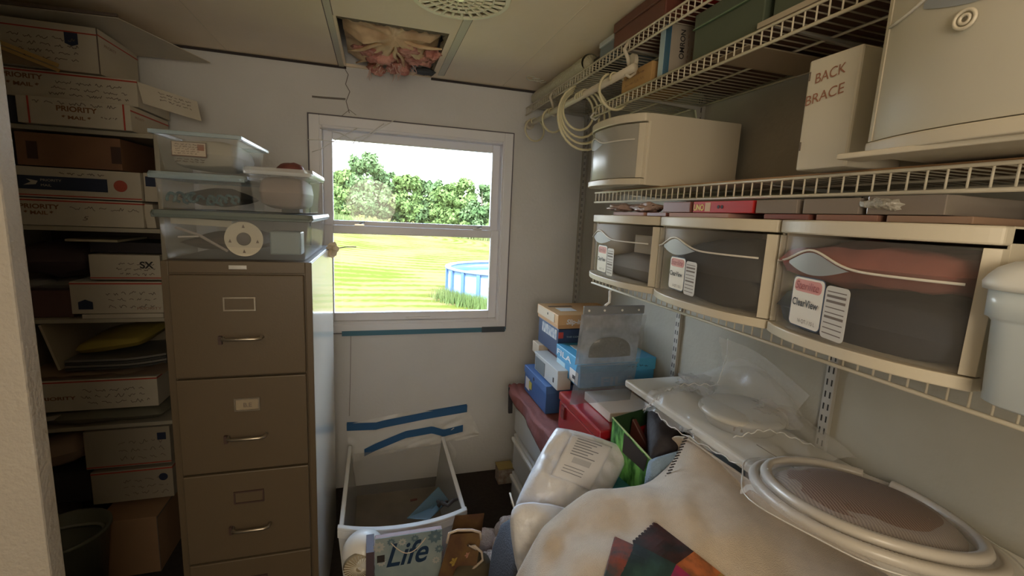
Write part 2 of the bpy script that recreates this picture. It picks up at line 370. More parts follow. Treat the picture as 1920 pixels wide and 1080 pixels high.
for i in range(7):       # paper ribs parting over the wool
    p1 = [(670,118),(698,132),(762,128),(800,118),(826,92),(745,118),(655,95)][i]; e_ = at(*p1, Z=ZC-.012)
    b.tube([apex.lerp(e_, s_/8)+Vector((.006*math.sin(s_*1.3+i), 0, -.012*math.sin(s_/8*PI))) for s_ in range(9)], [.003+.005*math.sin(s_/8*PI) for s_ in range(9)], 6)
part(t, 'paper_fold', b, M_kraft)
b = MB(); rnd = random.Random(9)
for i in range(26):
    p = at(rnd.choice((700, 715, 732, 745, 775, 778))+rnd.uniform(-8, 8), 130+rnd.uniform(-12, 6), Z=ZC-.03); L = rnd.uniform(.012, .045)
    b.tube([p, p+Vector((rnd.uniform(-.01,.01), 0, -L*.5)), p+Vector((rnd.uniform(-.014,.014), 0, -L))], [.0022, .0014, .0007], 4)
part(t, 'loose_fibre', b, mat('pale_pink_fibre', (.75,.52,.45), .8))
solo('black_foam_scrap', blob(at(796, 134, Z=ZC-.006), .045, .03, .016, 3, .3), mat('dark_foam', (.07,.075,.085), .85), 'dark foam scrap poking out at the right rear corner of the ceiling hole', 'foam')

# perforated round ceiling vent
t = thing('ceiling_vent', 'round cream perforated vent cover on the ceiling above the window', 'vent', (.245, 1.475, ZC))
b = MB(); b.smooth = True; c = (.245, 1.475)
R = .150; rings = [(.028, .042, 10), (.048, .066, 16), (.073, .095, 22), (.103, .135, 26)]
b2 = MB()
rad = [.0, .024, .028, .044, .048, .068, .073, .097, .103, .136, R]
z0, z1 = ZC-.016, ZC-.010
def ann(mb, r0, r1, a0, a1, k=3):
    ps = [(r1*math.cos(a0+(a1-a0)*i/k), r1*math.sin(a0+(a1-a0)*i/k)) for i in range(k+1)]+[(r0*math.cos(a1-(a1-a0)*i/k), r0*math.sin(a1-(a1-a0)*i/k)) for i in range(k+1)]
    mb.prism(ps, (c[0], c[1], z0), (1,0,0), (0,1,0), (0,0,z1-z0))
for r0, r1, nn in ((.012, .024, 1), (.044, .048, 1), (.068, .073, 1), (.097, .103, 1), (.136, R, 1)):
    for q in range(24): ann(b2, r0, r1, q*PI/12, (q+1)*PI/12, 2)
for r0, r1, nn in ((.024, .044, 12), (.048, .068, 18), (.073, .097, 22), (.103, .136, 26)):
    for q in range(nn):
        a0 = 2*PI*(q+(.5 if nn in (18, 26) else 0))/nn; ann(b2, r0-.001, r1+.001, a0, a0+2*PI/nn*.27, 1)
part(t, 'grille', b2, mat('vent_cream', (.90,.86,.66), .45))
b = MB(); b.lathe([(0, z0-.004), (.010, z0-.004), (.013, z0)], (c[0], c[1], 0), 16); part(t, 'center_screw', b, M_metal)
b = MB(); b.lathe([(0, ZC-.002), (R-.012, ZC-.002), (R-.012, ZC-.001), (0, ZC-.001)], (c[0], c[1], 0), 40); part(t, 'backing', b, mat('vent_dark', (.20,.18,.10), .8))
b = MB(); b.smooth = True; b.lathe([(R-.006, ZC-.016), (R, ZC-.0155), (R+.003, ZC-.008), (R+.003, ZC)], (c[0], c[1], 0), 48); part(t, 'rim', b, mat('vent_cream', 0))

# ------------------------------------------------------------------ outside: mown field, hedge trees, pool
def gz(x, y):
    q = x/max(y, 1)
    return EYE.z-2.29+max(0, y-12)*min(.06, max(.0, .034-.13*q))
m = bpy.data.materials.new('mown_hay_field'); m.use_nodes = True; n = m.node_tree; bs = n.nodes['Principled BSDF']; bs.inputs['Roughness'].default_value = .9; bs.inputs['Specular IOR Level'].default_value = 0
t_ = n.nodes.new('ShaderNodeTexCoord'); wv = n.nodes.new('ShaderNodeTexWave'); wv.wave_type = 'RINGS'; wv.rings_direction = 'Z'; wv.inputs['Scale'].default_value = .42; wv.inputs['Distortion'].default_value = 6; wv.inputs['Detail'].default_value = 3; wv.inputs['Detail Scale'].default_value = .6
nz = n.nodes.new('ShaderNodeTexNoise'); nz.inputs['Scale'].default_value = .35; nz.inputs['Detail'].default_value = 8; n2 = n.nodes.new('ShaderNodeTexNoise'); n2.inputs['Scale'].default_value = 6; n2.inputs['Detail'].default_value = 8
mp = n.nodes.new('ShaderNodeMapping'); mp.inputs['Location'].default_value = (-2, -34, 0)
n.links.new(t_.outputs['Object'], mp.inputs[0]); n.links.new(mp.outputs[0], wv.inputs['Vector']); n.links.new(t_.outputs['Object'], nz.inputs['Vector']); n.links.new(t_.outputs['Object'], n2.inputs['Vector'])
r1 = n.nodes.new('ShaderNodeValToRGB'); r1.color_ramp.elements[0].position = .36; r1.color_ramp.elements[1].position = .60; r1.color_ramp.elements[0].color = (.072,.080,.014,1); r1.color_ramp.elements[1].color = (.140,.100,.042,1)
a1 = n.nodes.new('ShaderNodeMath'); a1.operation = 'MULTIPLY_ADD'; a1.inputs[1].default_value = .26; n.links.new(wv.outputs['Fac'], a1.inputs[0])
a2 = n.nodes.new('ShaderNodeMath'); a2.operation = 'MULTIPLY_ADD'; a2.inputs[1].default_value = .45; a2.inputs[2].default_value = -.18
n.links.new(n2.outputs[0], a2.inputs[0]); a3 = n.nodes.new('ShaderNodeMath'); a3.operation = 'ADD'; n.links.new(a2.outputs[0], a3.inputs[0]); n.links.new(nz.outputs[0], a3.inputs[1])
a4 = n.nodes.new('ShaderNodeMath'); a4.operation = 'SUBTRACT'; a4.inputs[1].default_value = .15; n.links.new(a3.outputs[0], a4.inputs[0]); n.links.new(a4.outputs[0], a1.inputs[2]); n.links.new(a1.outputs[0], r1.inputs[0]); n.links.new(r1.outputs[0], bs.inputs['Base Color'])
b = MB(); b.smooth = True; ys = [YB+.3+ (110)*(j/60)**1.8 for j in range(61)]
b.grid(lambda u, v: (lambda y: (-60+150*u, y, gz(-60+150*u, y)))(ys[int(round(v*60))]), 60, 60)
struct('floor_field', b, m)
M_weed = mat('long_grass', (.085,.125,.025), .8, col2=(.13,.145,.04), vscale=.5)
def blades(name, label, pts, h, seed, cnt, wd=.012):
    rnd = random.Random(seed); mb = MB()
    for i in range(cnt):
        x, y = pts(rnd); z = gz(x, y); hh = h*rnd.uniform(.5, 1.1); a = rnd.uniform(0, PI); dx, dy = math.cos(a)*wd, math.sin(a)*wd; lx, ly = rnd.uniform(-.3,.3)*hh, rnd.uniform(-.3,.3)*hh
        mb.add([(x-dx,y-dy,z),(x+dx,y+dy,z),(x+lx,y+ly,z+hh)], [(0,1,2)])
    o = solo(name, mb, M_weed, label, 'grass', org=(0,0,0)); o['kind'] = 'stuff'
def vp(rnd):
    y = rnd.uniform(37, 40.5); return (rnd.uniform(-8, 13), y)
blades('tall_grass', 'strip of tall unmown grass along the foot of the hedge trees', vp, .6, 3, 7000, .06)
blades('weeds', 'green weeds growing at the foot of the blue pool', lambda r: (lambda k: (1.75+k*.9+r.gauss(0,.16), 12.1-k*1.6+r.gauss(0,.22)))(r.random()), .34, 5, 2600, .010)
M_leaf = mat('leaf_green', (.088,.135,.040), .9, spec=0, col2=(.14,.19,.065), vscale=.8)
M_leaf2 = mat('leaf_dark_green', (.072,.118,.045), .9, spec=0, col2=(.115,.16,.07), vscale=.8)
M_bark = mat('bark', (.12,.09,.06), .9)
def tree(px, py, Yd, base, label, seed, wide=.42, mt=M_leaf, spire=1):
    top = at(px, py, Y=Yd); x = top.x; g = gz(x, Yd); H = top.z-g; rnd = random.Random(seed)
    t = thing('hedge_tree', label, 'tree', (x, Yd, g), 'hedge trees beyond the field')
    mb = MB(); cl_ = []
    for i in range(34):
        h = rnd.uniform(.12, .93); rr = H*wide*(1-h**2.2*.75*spire)*rnd.uniform(.5, 1); a = rnd.uniform(0, 2*PI)
        cl_.append((x+math.cos(a)*rr, Yd+math.sin(a)*rr*.7, g+H*h, H*rnd.uniform(.06, .13)))
    cl_.append((x, Yd, g+H*.93, H*.06)); cl_.append((x, Yd, g+H*.5, H*.25)); cl_ += [(x+rnd.uniform(-.6,.6)*H*wide, Yd, g+H*rnd.uniform(.15,.6), H*.16) for q_ in range(10)]
    for cx_, cy_, cz_, r in cl_:
        for k in range(150):
            d = Vector((rnd.gauss(0,1), rnd.gauss(0,1), rnd.gauss(0,1))).normalized()*r*rnd.uniform(.6, 1.1); p = Vector((cx_, cy_, cz_))+d; s_ = rnd.uniform(.12, .26)
            u = Vector((rnd.gauss(0,1), rnd.gauss(0,1), rnd.gauss(0,1))).normalized()*s_; v = d.cross(u).normalized()*s_*.6; mb.add([p-u, p-v, p+u, p+v], [(0,1,2,3)])
    part(t, 'foliage', mb, mt)
    b = MB().tube([(x, Yd, g), (x, Yd, g+H*.5), (x, Yd, g+H*.9)], [H*.03, H*.02, H*.004], 6); part(t, 'trunk', b, M_bark)
tree(687, 284, 46, 0, 'tallest pointed tree in the hedge, at the left of the window view', 1, .34, M_leaf2)
tree(650, 318, 46, 0, 'bushy tree at the far left of the window view', 2, .40)
tree(735, 322, 47, 0, 'small dark tree just right of the tallest pointed tree', 3, .42, M_leaf2, .8)
tree(765, 327, 46, 0, 'round tree near the middle of the hedge', 4, .42, M_leaf, .8)
tree(805, 338, 46, 0, 'low round tree right of the middle of the hedge', 5, .42, M_leaf2, .8)
tree(838, 345, 45, 0, 'lowest tree in the dip of the hedge', 6, .45, M_leaf, .8)
tree(868, 333, 44, 0, 'pointed tree at the right of the window view', 7, .38)
tree(905, 345, 43, 0, 'pale green tree at the right edge of the window view', 8, .42, M_leaf2, .8)
tree(948, 350, 42, 0, 'tree hidden partly by the right window frame', 9, .42, M_leaf, .8)
tree(600, 300, 47, 0, 'tree beyond the left window frame, mirrored in the cabinet side', 10, .42, M_leaf2, .9)
# pool
pc = at(990, 545, Y=11.9); g = EYE.z-2.29; PR = 1.72; pc = Vector((3.62, 12.4, g)); Hh = .78
t = thing('above_ground_pool', 'round blue above-ground pool standing at the right of the field', 'pool', pc)
b = MB(); b.smooth = True; b.lathe([(PR, 0), (PR, Hh), (PR-.04, Hh), (PR-.04, .1), (0, .1)], pc, 64); part(t, 'pool_wall', b, mat('pool_wall_blue', (.15,.22,.33), .5))
b = MB(); b.lathe([(0, Hh-.12), (PR-.04, Hh-.12)], pc, 48); part(t, 'water', b, mat('pool_water', (.05,.12,.25), .1))
b = MB(); b.smooth = True; b.lathe([(PR-.08, Hh), (PR-.08, Hh+.04), (PR+.06, Hh+.04), (PR+.06, Hh), (PR-.08, Hh)], pc, 64); part(t, 'top_rail', b, mat('pool_rail', (.12,.18,.30), .4))
for k in range(22):
    a = 2*PI*k/22; c_, s_ = math.cos(a), math.sin(a)
    part(t, 'upright', MB().obox(pc+Vector((c_*(PR+.002)-s_*.05*-1, s_*(PR+.002)+c_*.05*-1, 0)), (-s_*.10, c_*.10, 0), (c_*.05, s_*.05, 0), (0,0,Hh)), mat('pool_upright', (.05,.10,.23), .5))

# ================================================================== RIGHT WALL: standards and wire shelves
SLOT = mat('slot_dark', (.03,.03,.03), .8); M_std = mat('shelf_standard', (.42,.40,.36), .45, metal=.2)
for y, lb in ((2.335, 'metal slotted shelf standard in the corner by the window wall'), (1.42, 'metal slotted shelf standard above the far end of the white slab'), (.812, 'metal slotted shelf standard on the wall under the largest drawer bin')):
    t = thing('shelf_standard', lb, 'shelf standard', (XW, y, .35), 'shelf standards on the right wall')
    part(t, 'rail', MB().box((XW-.012, y-.013, .35), (XW, y+.013, 2.12)), M_std, bevel=.001)
    b = MB()
    for k in range(54):
        z = .37+k*.032
        for s_ in (-.006, .006): b.box((XW-.0126, y+s_-.0018, z), (XW-.0118, y+s_+.0018, z+.016))
    part(t, 'slots', b, SLOT)
WR = .0024
def wire_shelf(name, label, xf, z, y0, y1, lip=.035, step=.0254, back=XW-.012, br=()):
    t = thing(name, label, 'wire shelf', ((xf+XW)/2, (y0+y1)/2, z-lip), 'wire shelves on the right wall')
    b = MB(); n_ = int((y1-y0)/step)
    for k in range(n_+1):
        y = y0+k*step; b.tube([(back, y, z), (xf+.004, y, z), (xf, y, z-.004), (xf, y, z-lip)], WR*.75, 5)
    part(t, 'cross_wires', b, M_wire, smooth=True)
    for nm, x, zz, r in (('front_rail', xf-.002, z-.001, WR*1.3), ('lip_rail', xf-.002, z-lip, WR*1.5), ('rear_rail', back, z-.004, WR*1.3), ('middle_rail', (xf+back)/2, z-.004, WR*1.3)):
        part(t, nm, MB().tube([(x, y0-.004, zz), (x, y1+.004, zz)], r, 6), M_wire, smooth=True)
    for y in br:
        part(t, 'bracket', MB().prism([(0, 0), (back-xf-.02, -.012), (back-xf, -.075), (back-xf, 0)][::-1], (xf+.0, y-.004, z-.006), (1,0,0), (0,0,1), (0,.008,0)), M_std)
    return t
Z1, Z2, Z3, Z4 = 1.290, 1.587, 1.900, 2.045
wire_shelf('wire_shelf', 'lowest white wire shelf, carrying the three clear-front drawer bins', .78, Z1, -.35, 1.53, br=(.812, 1.42))
wire_shelf('wire_shelf', 'white wire shelf second from the bottom, with a back brace box on it', .78, Z2, -.35, 1.555, br=(.812, 1.42))
wire_shelf('wire_shelf', 'white wire shelf third from the bottom, with the green boxes on it', .78, Z3, -.35, 1.62, br=(.812, 1.42))
wire_shelf('wire_shelf', 'topmost white wire shelf, just under the ceiling', .755, Z4, -.35, 2.37, br=(.812, 1.42, 2.335))
M_hard = mat('hardboard', (.13,.065,.045), .7, var=.2)
solo('shelf_board', MB().box((.80, -.3, Z2+.0035), (1.085, 1.54, Z2+.0075)), mat('thin_plywood', (.42,.24,.12), .7), 'thin brown board lying on the wire shelf under the back brace box', 'board')
solo('shelf_board', MB().box((.79, -.3, Z3+.0035), (1.085, 1.30, Z3+.0075)), M_hard, 'thin dark brown board on the wire shelf under the green boxes', 'board')

# closet rod with hangers
t = thing('closet_rod', 'white closet rod hanging below the topmost wire shelf', 'rod', (.76, 1.8, 1.955))
part(t, 'rod', MB().tube([(.76, 1.32, 1.955), (.76, 2.32, 1.955)], .0125, 16), M_wire, smooth=True)
for y in (1.36, 2.0):
    b = MB().tube([(.757, y, Z4-.002), (.742, y, Z4-.03), (.752, y-.008, 1.99), (.762, y, 1.972)], .006, 8).tube([(.79, y, 1.99), (.785, y, 1.95), (.768, y, 1.938), (.752, y, 1.945)], .005, 8)
    part(t, 'rod_hook', b, M_cream, smooth=True)
part(t, 'hook_plate', MB().lathe([(0, -.006), (.022, -.006), (.022, .006), (0, .006)], (.775, 1.36, 1.985), 20, 'X'), M_cream)
part(t, 'end_cup', MB().lathe([(0, 2.32), (.024, 2.32), (.024, 2.335), (0, 2.335)], (.76, 0, 1.955), 20, 'Y'), M_cream)
M_hang = mat('hanger_plastic', (.68,.62,.42), .4)
def hoop(y, r, a0, a1, lean=.0, rr=.0046, drop=0):
    return MB().tube([(.76+r*math.cos(a)*.9, y+lean*math.sin(a), 1.955-r*.72-drop+r*math.sin(a)) for a in np.linspace(a0, a1, 26)], rr, 7)
for i, (y, r, lb) in enumerate(((2.24, .055, 'round cream plastic hanger on the rod nearest the window wall'), (2.0, .052, 'single cream hoop hanger on the rod, second from the window wall'), (1.66, .120, 'outermost cream hoop of the large nested hoops on the rod'),
    (1.68, .105, 'second cream hoop of the large nested hoops on the rod'), (1.70, .090, 'third cream hoop of the large nested hoops on the rod'), (1.72, .072, 'innermost cream hoop of the large nested hoops on the rod'), (1.44, .060, 'cream hoop hanger on the rod closest to the orange box'))):
    b = hoop(y, r, PI*.62, PI*2.42, .012); b.tube([(.757+.016*math.cos(a), y, 1.955+.016*math.sin(a)) for a in np.linspace(-.2, PI+.6, 12)], .003, 6)
    solo('hoop_hanger', b, M_hang, lb, 'hanger', 'cream hoop hangers on the closet rod', smooth=True)
solo('cable_clip', MB().tube([(.80, 1.69, 1.88), (.82, 1.69, 1.872), (.84, 1.69, 1.885), (.83, 1.69, 1.90), (.81, 1.69, 1.895), (.80, 1.69, 1.88)], .004, 6), M_white, 'small white clip hanging inside the nested cream hoops', 'clip', smooth=True)

# --- on the topmost shelf
def carton(name, label, cat, a, b_, m_, bevel=.002, group=None, lid=None, lidm=None, **kw):
    """cardboard box: body with a slightly wider lid"""
    t = thing(name, label, cat, ((a[0]+b_[0])/2, (a[1]+b_[1])/2, a[2]), group)
    if lid:
        part(t, 'body', MB().box(a, (b_[0], b_[1], b_[2]-lid)), m_, bevel=bevel)
        part(t, 'lid', MB().box((a[0]-.003, a[1]-.003, b_[2]-lid), (b_[0]+.003, b_[1]+.003, b_[2])), lidm or m_, bevel=bevel)
    else: part(t, 'body', MB().box(a, b_), m_, bevel=bevel)
    return t
zt4 = Z4+.0035
carton('wooden_case', 'reddish-brown long case on the topmost wire shelf', 'case', (.755, 1.175, zt4), (1.03, 1.46, zt4+.078), mat('mahogany', (.14,.045,.030), .45, var=.2), .004, lid=.03)
solo('red_bag', pillow([(.765,.97,zt4+.04),(.765,1.15,zt4+.04),(.95,1.15,zt4+.045),(.95,.97,zt4+.045)], .06, wr=.008), mat('red_gloss', (.48,.03,.02), .25), 'glossy red bag at the top edge of the picture beside the wooden case', 'bag')
solo('orange_pouch', pillow([(.765,.76,zt4+.04),(.765,.95,zt4+.04),(.95,.95,zt4+.045),(.95,.76,zt4+.045)], .06, wr=.006, seed=2), mat('orange_cloth', (.60,.22,.05), .6), 'orange pouch on the topmost shelf at the top edge of the picture', 'pouch')
t = carton('storage_case', 'blue-grey plastic case on the topmost shelf behind the wooden case', 'case', (.765, 1.475, zt4), (1.03, 1.58, zt4+.06), mat('grey_blue_plastic', (.16,.20,.23), .4), .005, lid=.02, lidm=mat('pale_edge', (.42,.45,.45), .4))
solo('dark_box', MB().box((.80, 1.60, zt4), (1.03, 1.70, zt4+.045)), mat('dark_card', (.05,.04,.035), .8), 'small dark box on the topmost shelf beyond the blue-grey case', 'box', bevel=.002)
M_roll = mat('cream_vinyl', (.52,.48,.34), .5, bump=.6, bscale=120)
b = MB(); b.smooth = True; b.grid(lambda u, v: (.80+.042*math.cos(2*PI*u)*(1+.06*math.sin(v*17)), 1.72+.60*v, zt4+.036+.034*math.sin(2*PI*u)*(1+.05*math.sin(v*13+u*6))), 24, 40)
b.tube([(.80, 1.72, zt4+.036), (.80, 1.73, zt4+.036)], .032, 16)
solo('rolled_mat', b, M_roll, 'rolled cream textured mat lying along the topmost shelf toward the window wall', 'mat')
b = MB(); b.smooth = True; b.grid(lambda u, v: (.93+.045*math.cos(2*PI*u), 1.75+.55*v, zt4+.044+.040*math.sin(2*PI*u)), 24, 6)
solo('rolled_mat', b, M_roll, 'second cream roll, lying against the wall behind the rolled textured mat', 'mat')

# --- on the third shelf
zt3 = Z3+.008
t = carton('orange_box', 'small orange-tan carton with writing, at the far end of the third shelf', 'box', (.795, 1.28, zt3-.004), (.985, 1.455, zt3+.060), mat('orange_card', (.52,.31,.12), .7, var=.1), .0015)
scribble(t, (.7945, 1.44, zt3+.012), NY, UP, .13, .04, 2, M_brown, 3)
scribble(t, (.7945, 1.43, zt3+.035), NY, UP, .11, .018, 1, mat('brown_ink', (.22,.10,.04), .7), 13, .0009)
t = thing('monitor_box', 'upright grey carton with a blue spine and vertical black lettering on the third shelf', 'box', (.87, 1.22, zt3))
part(t, 'body', MB().box((.8005, 1.203, zt3), (.935, 1.248, zt3+.142)), mat('taupe_card', (.36,.31,.25), .7), bevel=.001)
part(t, 'blue_spine', MB().box((.797, 1.202, zt3+.001), (.8003, 1.249, zt3+.141)), mat('blue_spine', (.04,.13,.22), .3), 'pale blue and dark blue spine')
part(t, 'spine_edge', MB().box((.7955, 1.225, zt3+.001), (.7968, 1.2485, zt3+.141)), mat('pale_blue', (.45,.58,.62), .3))
text(t, 'OMRON', (.846, 1.2025, zt3+.046), UP, (-1,0,0), .022, M_blk, width=.078, bold=.02)
scribble(t, (.862, 1.2022, zt3+.030), UP, (-1,0,0), .09, .008, 1, mat('brown_ink', 0), 14, .0006, 'small_print')
scribble(t, (.876, 1.2022, zt3+.030), UP, (-1,0,0), .05, .008, 1, mat('brown_ink', 0), 15, .0006, 'small_print')
M_green = mat('green_plastic', (.085,.105,.070), .45); M_green2 = mat('green_rim', (.16,.23,.14), .4)
def hinged(name, label, a, b_):
    t = thing(name, label, 'box', ((a[0]+b_[0])/2, (a[1]+b_[1])/2, a[2])); zm = a[2]+(b_[2]-a[2])*.68
    part(t, 'body', MB().box(a, (b_[0], b_[1], zm)), M_green, bevel=.003)
    part(t, 'lid', MB().box((a[0]-.002, a[1]-.002, zm+.003), (b_[0]+.002, b_[1]+.002, b_[2])), M_green, bevel=.004)
    part(t, 'rim', MB().box((a[0]-.004, a[1]-.004, zm), (b_[0]+.004, b_[1]+.004, zm+.0028)), M_green2)
    return t
hinged('green_box', 'dark green lidded box on the third shelf beside the blue-spined carton', (.80, .868, zt3), (1.06, 1.098, zt3+.118))
t = hinged('green_box', 'darker green box at the top edge of the picture, nearest on the third shelf', (.80, .62, zt3), (1.06, .842, zt3+.105))
solo('flat_carton', MB().obox((.785, .70, zt3+.001), (.27, 0, 0), (0, .16, 0), (0, 0, .0)) if 0 else MB().box((.784, .640, Z3+.0085-.0002), (.799, .865, Z3+.020)), mat('pale_card', (.45,.38,.28), .7), 'flat pale cardboard edge on the third shelf in front of the nearest green box', 'cardboard', bevel=.001)
solo('cardboard_sheet', MB().box((.80, .90, Z3-.0105), (1.07, 1.02, Z3-.0075)), mat('beige_card', (.38,.30,.20), .8), 'beige card tucked under the wires of the third shelf', 'cardboard')

# --- drawer units (bow-fronted plastic drawers)
def drawer_unit(name, label, y0, y1, z0, z1, xs, bow, xb, sticker=0, cat='drawer unit', frostc=None, wave=1, group=None, stick_t=.33, ss=1, fm=None):
    t = thing(name, label, cat, ((xs+xb)/2, (y0+y1)/2, z0), group)
    W = y1-y0; H = z1-z0
    X = lambda u, o=0: xs-bow*(1-abs(2*u-1)**2.6)-o
    yy = lambda u: y1-W*u                     # u runs left to right as seen from the room
    def band(u0, u1, za, zb, o, th, m_, nm, par=t):
        b = MB(); b.smooth = False
        b.slab(lambda u, v: (X(u0+(u1-u0)*u, o), yy(u0+(u1-u0)*u), za+(zb-za)*v), 28, 1, (th, 0, 0)); b.smooth = nm == 'drawer_front'; return part(par, nm, b, m_, bevel=.001)
    # shell
    part(t, 'shell', MB().box((xs+.012, y0, z0), (xb, y0+.004, z1)).box((xs+.012, y1-.004, z0), (xb, y1, z1)).box((xb-.004, y0+.004, z0), (xb, y1-.004, z1)).box((xs+.012, y0+.004, z0), (xb-.004, y1-.004, z0+.004)), M_cream, bevel=.001)
    b = MB(); b.slab(lambda u, v: ((X(u, .004) if v < .5 else xb), yy(u), z1-.024), 28, 1, (0, 0, .024)); part(t, 'top_panel', b, M_cream, bevel=.003)
    b = MB(); b.slab(lambda u, v: ((X(u, .006) if v < .5 else xs+.03), yy(u), z0), 28, 1, (0, 0, .018)); part(t, 'base_rim', b, M_cream, bevel=.002)
    za, zb = z0+.020, z1-.028
    dr = band(0.01, .99, za, zb, 0, .0025, fm or M_frost, 'drawer_front')
    band(0, .018, za, zb, .002, .012, M_cream, 'side_post'); band(.955, 1, za, zb, .002, .014, M_cream, 'side_post')
    # wavy moulded grip line
    fw = lambda u: za+(zb-za)*(.71+.16*math.exp(-((u-.31)/.15)**2))
    b = MB().tube([(X(u, .002), yy(u), fw(u)) for u in np.linspace(.02, .93, 34)], .0022, 6); part(dr, 'grip_ridge', b, mat('ridge_plastic', (.66,.62,.56), .3), smooth=True)
    b = MB(); lo = lambda u: fw(.08+.45*0)-.0
    def lens(u, v):
        q = .15+.38*u; top = fw(q)-.004; bt = min(top, za+(zb-za)*(.71-.09*math.sin(PI*u))); return (X(q, .0012), yy(q), bt+(top-bt)*v)
    b.grid(lens, 20, 3); part(dr, 'grip_recess', b, mat('grip_grey', (.30,.32,.34), .35))
    if sticker:
        ql = stick_t; w_ = .100*ss; h_ = .066*ss; yc = yy(ql); dx = (X(ql+.12)-X(ql-.12))/(-(yy(ql+.12)-yy(ql-.12)))
        rt = Vector((dx, -1, 0)).normalized(); sk = Vector((0,0,1)); zl = za+(zb-za)*.60-h_; o = Vector((X(ql, .0028), yc, zl)); nrm = rt.cross(sk)
        o = o+nrm*.002
        L = part(dr, 'label_sticker', MB().prism(rrect(w_*.60, h_, .008*ss), o, rt, sk, nrm*.0004), M_navy)
        part(dr, 'sticker_face', MB().prism(rrect(w_*.60-.004, h_-.004, .006*ss), o+rt*.002+sk*.002, rt, sk, nrm*.0007), mat('sticker_white', (.74,.68,.62), .4))
        part(dr, 'logo_oval', MB().prism(rrect(w_*.50, h_*.24, .006*ss), o+rt*w_*.045+sk*h_*.70, rt, sk, nrm*.001), mat('logo_red', (.62,.20,.18), .4))
        text(dr, 'Sterilite', o+rt*w_*.07+sk*h_*.75+nrm*.0012, rt, sk, h_*.22, mat('logo_dark_red', (.30,.02,.02), .5), width=w_*.44, shear=.2)
        text(dr, 'ClearView', o+rt*w_*.05+sk*h_*.42+nrm*.0012, rt, sk, h_*.20, M_blk, width=w_*.48, bold=.02)
        text(dr, '16 QT. / 15 L', o+rt*w_*.20+sk*h_*.10+nrm*.0012, rt, sk, h_*.10, M_ink, width=w_*.32)
        part(dr, 'barcode_label', MB().prism(rrect(w_*.38, h_*.96, .006*ss), o+rt*w_*.61-sk*h_*.03, rt, sk, nrm*.0004), mat('barcode_paper', (.56,.52,.47), .5))
        b = MB()
        for k in range(9): hh = .003*ss if k in (3, 6, 7) else .0012*ss; b.prism([(0,0),(w_*.30,0),(w_*.30,hh),(0,hh)], o+rt*w_*.645+sk*(h_*.06+k*h_*.095)+nrm*.0006, rt, sk, nrm*.0003)
        part(dr, 'barcode_lines', b, M_ink)
    return t
G = 'bow-fronted clear drawers on the lowest shelf'
zb1 = Z1+.003
drawer_unit('drawer_unit', 'farthest of the three clear-front drawers on the lowest shelf, beside the corner', 1.072, 1.462, zb1, 1.505, .735, .042, 1.075, 1, group=G, stick_t=.33, ss=1.3)
drawer_unit('drawer_unit', 'middle of the three clear-front drawers on the lowest shelf, with dark contents', .690, 1.066, zb1, 1.505, .735, .042, 1.075, 1, group=G, stick_t=.30, ss=1.2)
drawer_unit('drawer_unit', 'nearest clear-front drawer on the lowest shelf, with red and navy clothes inside', .362, .684, zb1, 1.505, .735, .042, 1.075, 1, group=G, stick_t=.23, ss=1.3)
M_nav = mat('navy_cloth', (.022,.028,.042), .9); M_rose = mat('rose_cloth', (.40,.13,.10), .9, var=.3, vscale=14); M_beige = mat('beige_card', 0)
solo('folded_paper_box', MB().box((.79, 1.10, zb1+.10), (.98, 1.28, zb1+.155)), mat('tan_paper', (.42,.34,.24), .8), 'tan box seen through the front of the farthest clear drawer', 'box')
solo('grey_clothes', pillow([(.765,1.09,zb1+.05),(.765,1.44,zb1+.05),(1.05,1.44,zb1+.05),(1.05,1.09,zb1+.05)], .10, wr=.01, sharp=.25), mat('grey_cloth', (.24,.22,.19), .9), 'grey cloth folded in the farthest clear drawer', 'clothes')
solo('dark_clothes', pillow([(.712,.70,zb1+.088),(.712,1.0,zb1+.088),(1.05,1.05,zb1+.085),(1.05,.70,zb1+.085)], .155, wr=.012, sharp=.2), mat('charcoal_cloth', (.035,.037,.04), .9), 'charcoal clothes packed in the middle clear drawer', 'clothes')
solo('navy_clothes', pillow([(.716,.388,zb1+.055),(.716,.675,zb1+.055),(1.05,.675,zb1+.05),(1.05,.388,zb1+.05)], .100, wr=.012, sharp=.2), M_nav, 'navy clothes at the bottom of the nearest clear drawer', 'clothes')
solo('red_clothes', pillow([(.706,.385,zb1+.144),(.706,.675,zb1+.138),(1.05,.675,zb1+.14),(1.05,.385,zb1+.14)], .072, wr=.014, seed=4, sharp=.2), M_rose, 'dusty red clothes at the top of the nearest clear drawer', 'clothes')
# second shelf units
zb2 = Z2+.008
t = drawer_unit('drawer_unit', 'cream drawer unit with clear bowed front, at the far end of the second shelf', 1.185, 1.50, zb2, 1.795, .735, .055, 1.06, fm=mat('milky_front', (.52,.50,.45), .22, alpha=.55))
part(t, 'side_panel', MB().box((.745, 1.1835, zb2), (1.06, 1.1848, 1.793)), M_cream)
part(t, 'corner_edge', MB().box((.742, 1.182, zb2+.0), (.750, 1.190, 1.772)), mat('cream_light', (.66,.60,.48), .4), bevel=.001)
t = thing('back_brace_box', 'upright white carton lettered BACK BRACE in faded red marker on the second shelf', 'box', (.80, .63, zb2))
part(t, 'body', MB().box((.74, .585, zb2), (.865, .680, zb2+.190)), mat('white_carton', (.60,.55,.45), .7, var=.06), bevel=.004)
text(t, 'BACK', (.7395, .662, zb2+.147), (0,-1,.10), UP, .024, M_redink, width=.054, name='marker_writing'); text(t, 'BRACE', (.7395, .676, zb2+.112), (0,-1,.12), UP, .024, M_redink, width=.070, name='marker_writing')
part(t, 'flap_slot', MB().box((.7392, .674, zb2+.155), (.7399, .6765, zb2+.17)).box((.7392, .674, zb2+.035), (.7399, .6765, zb2+.05)), M_ink)
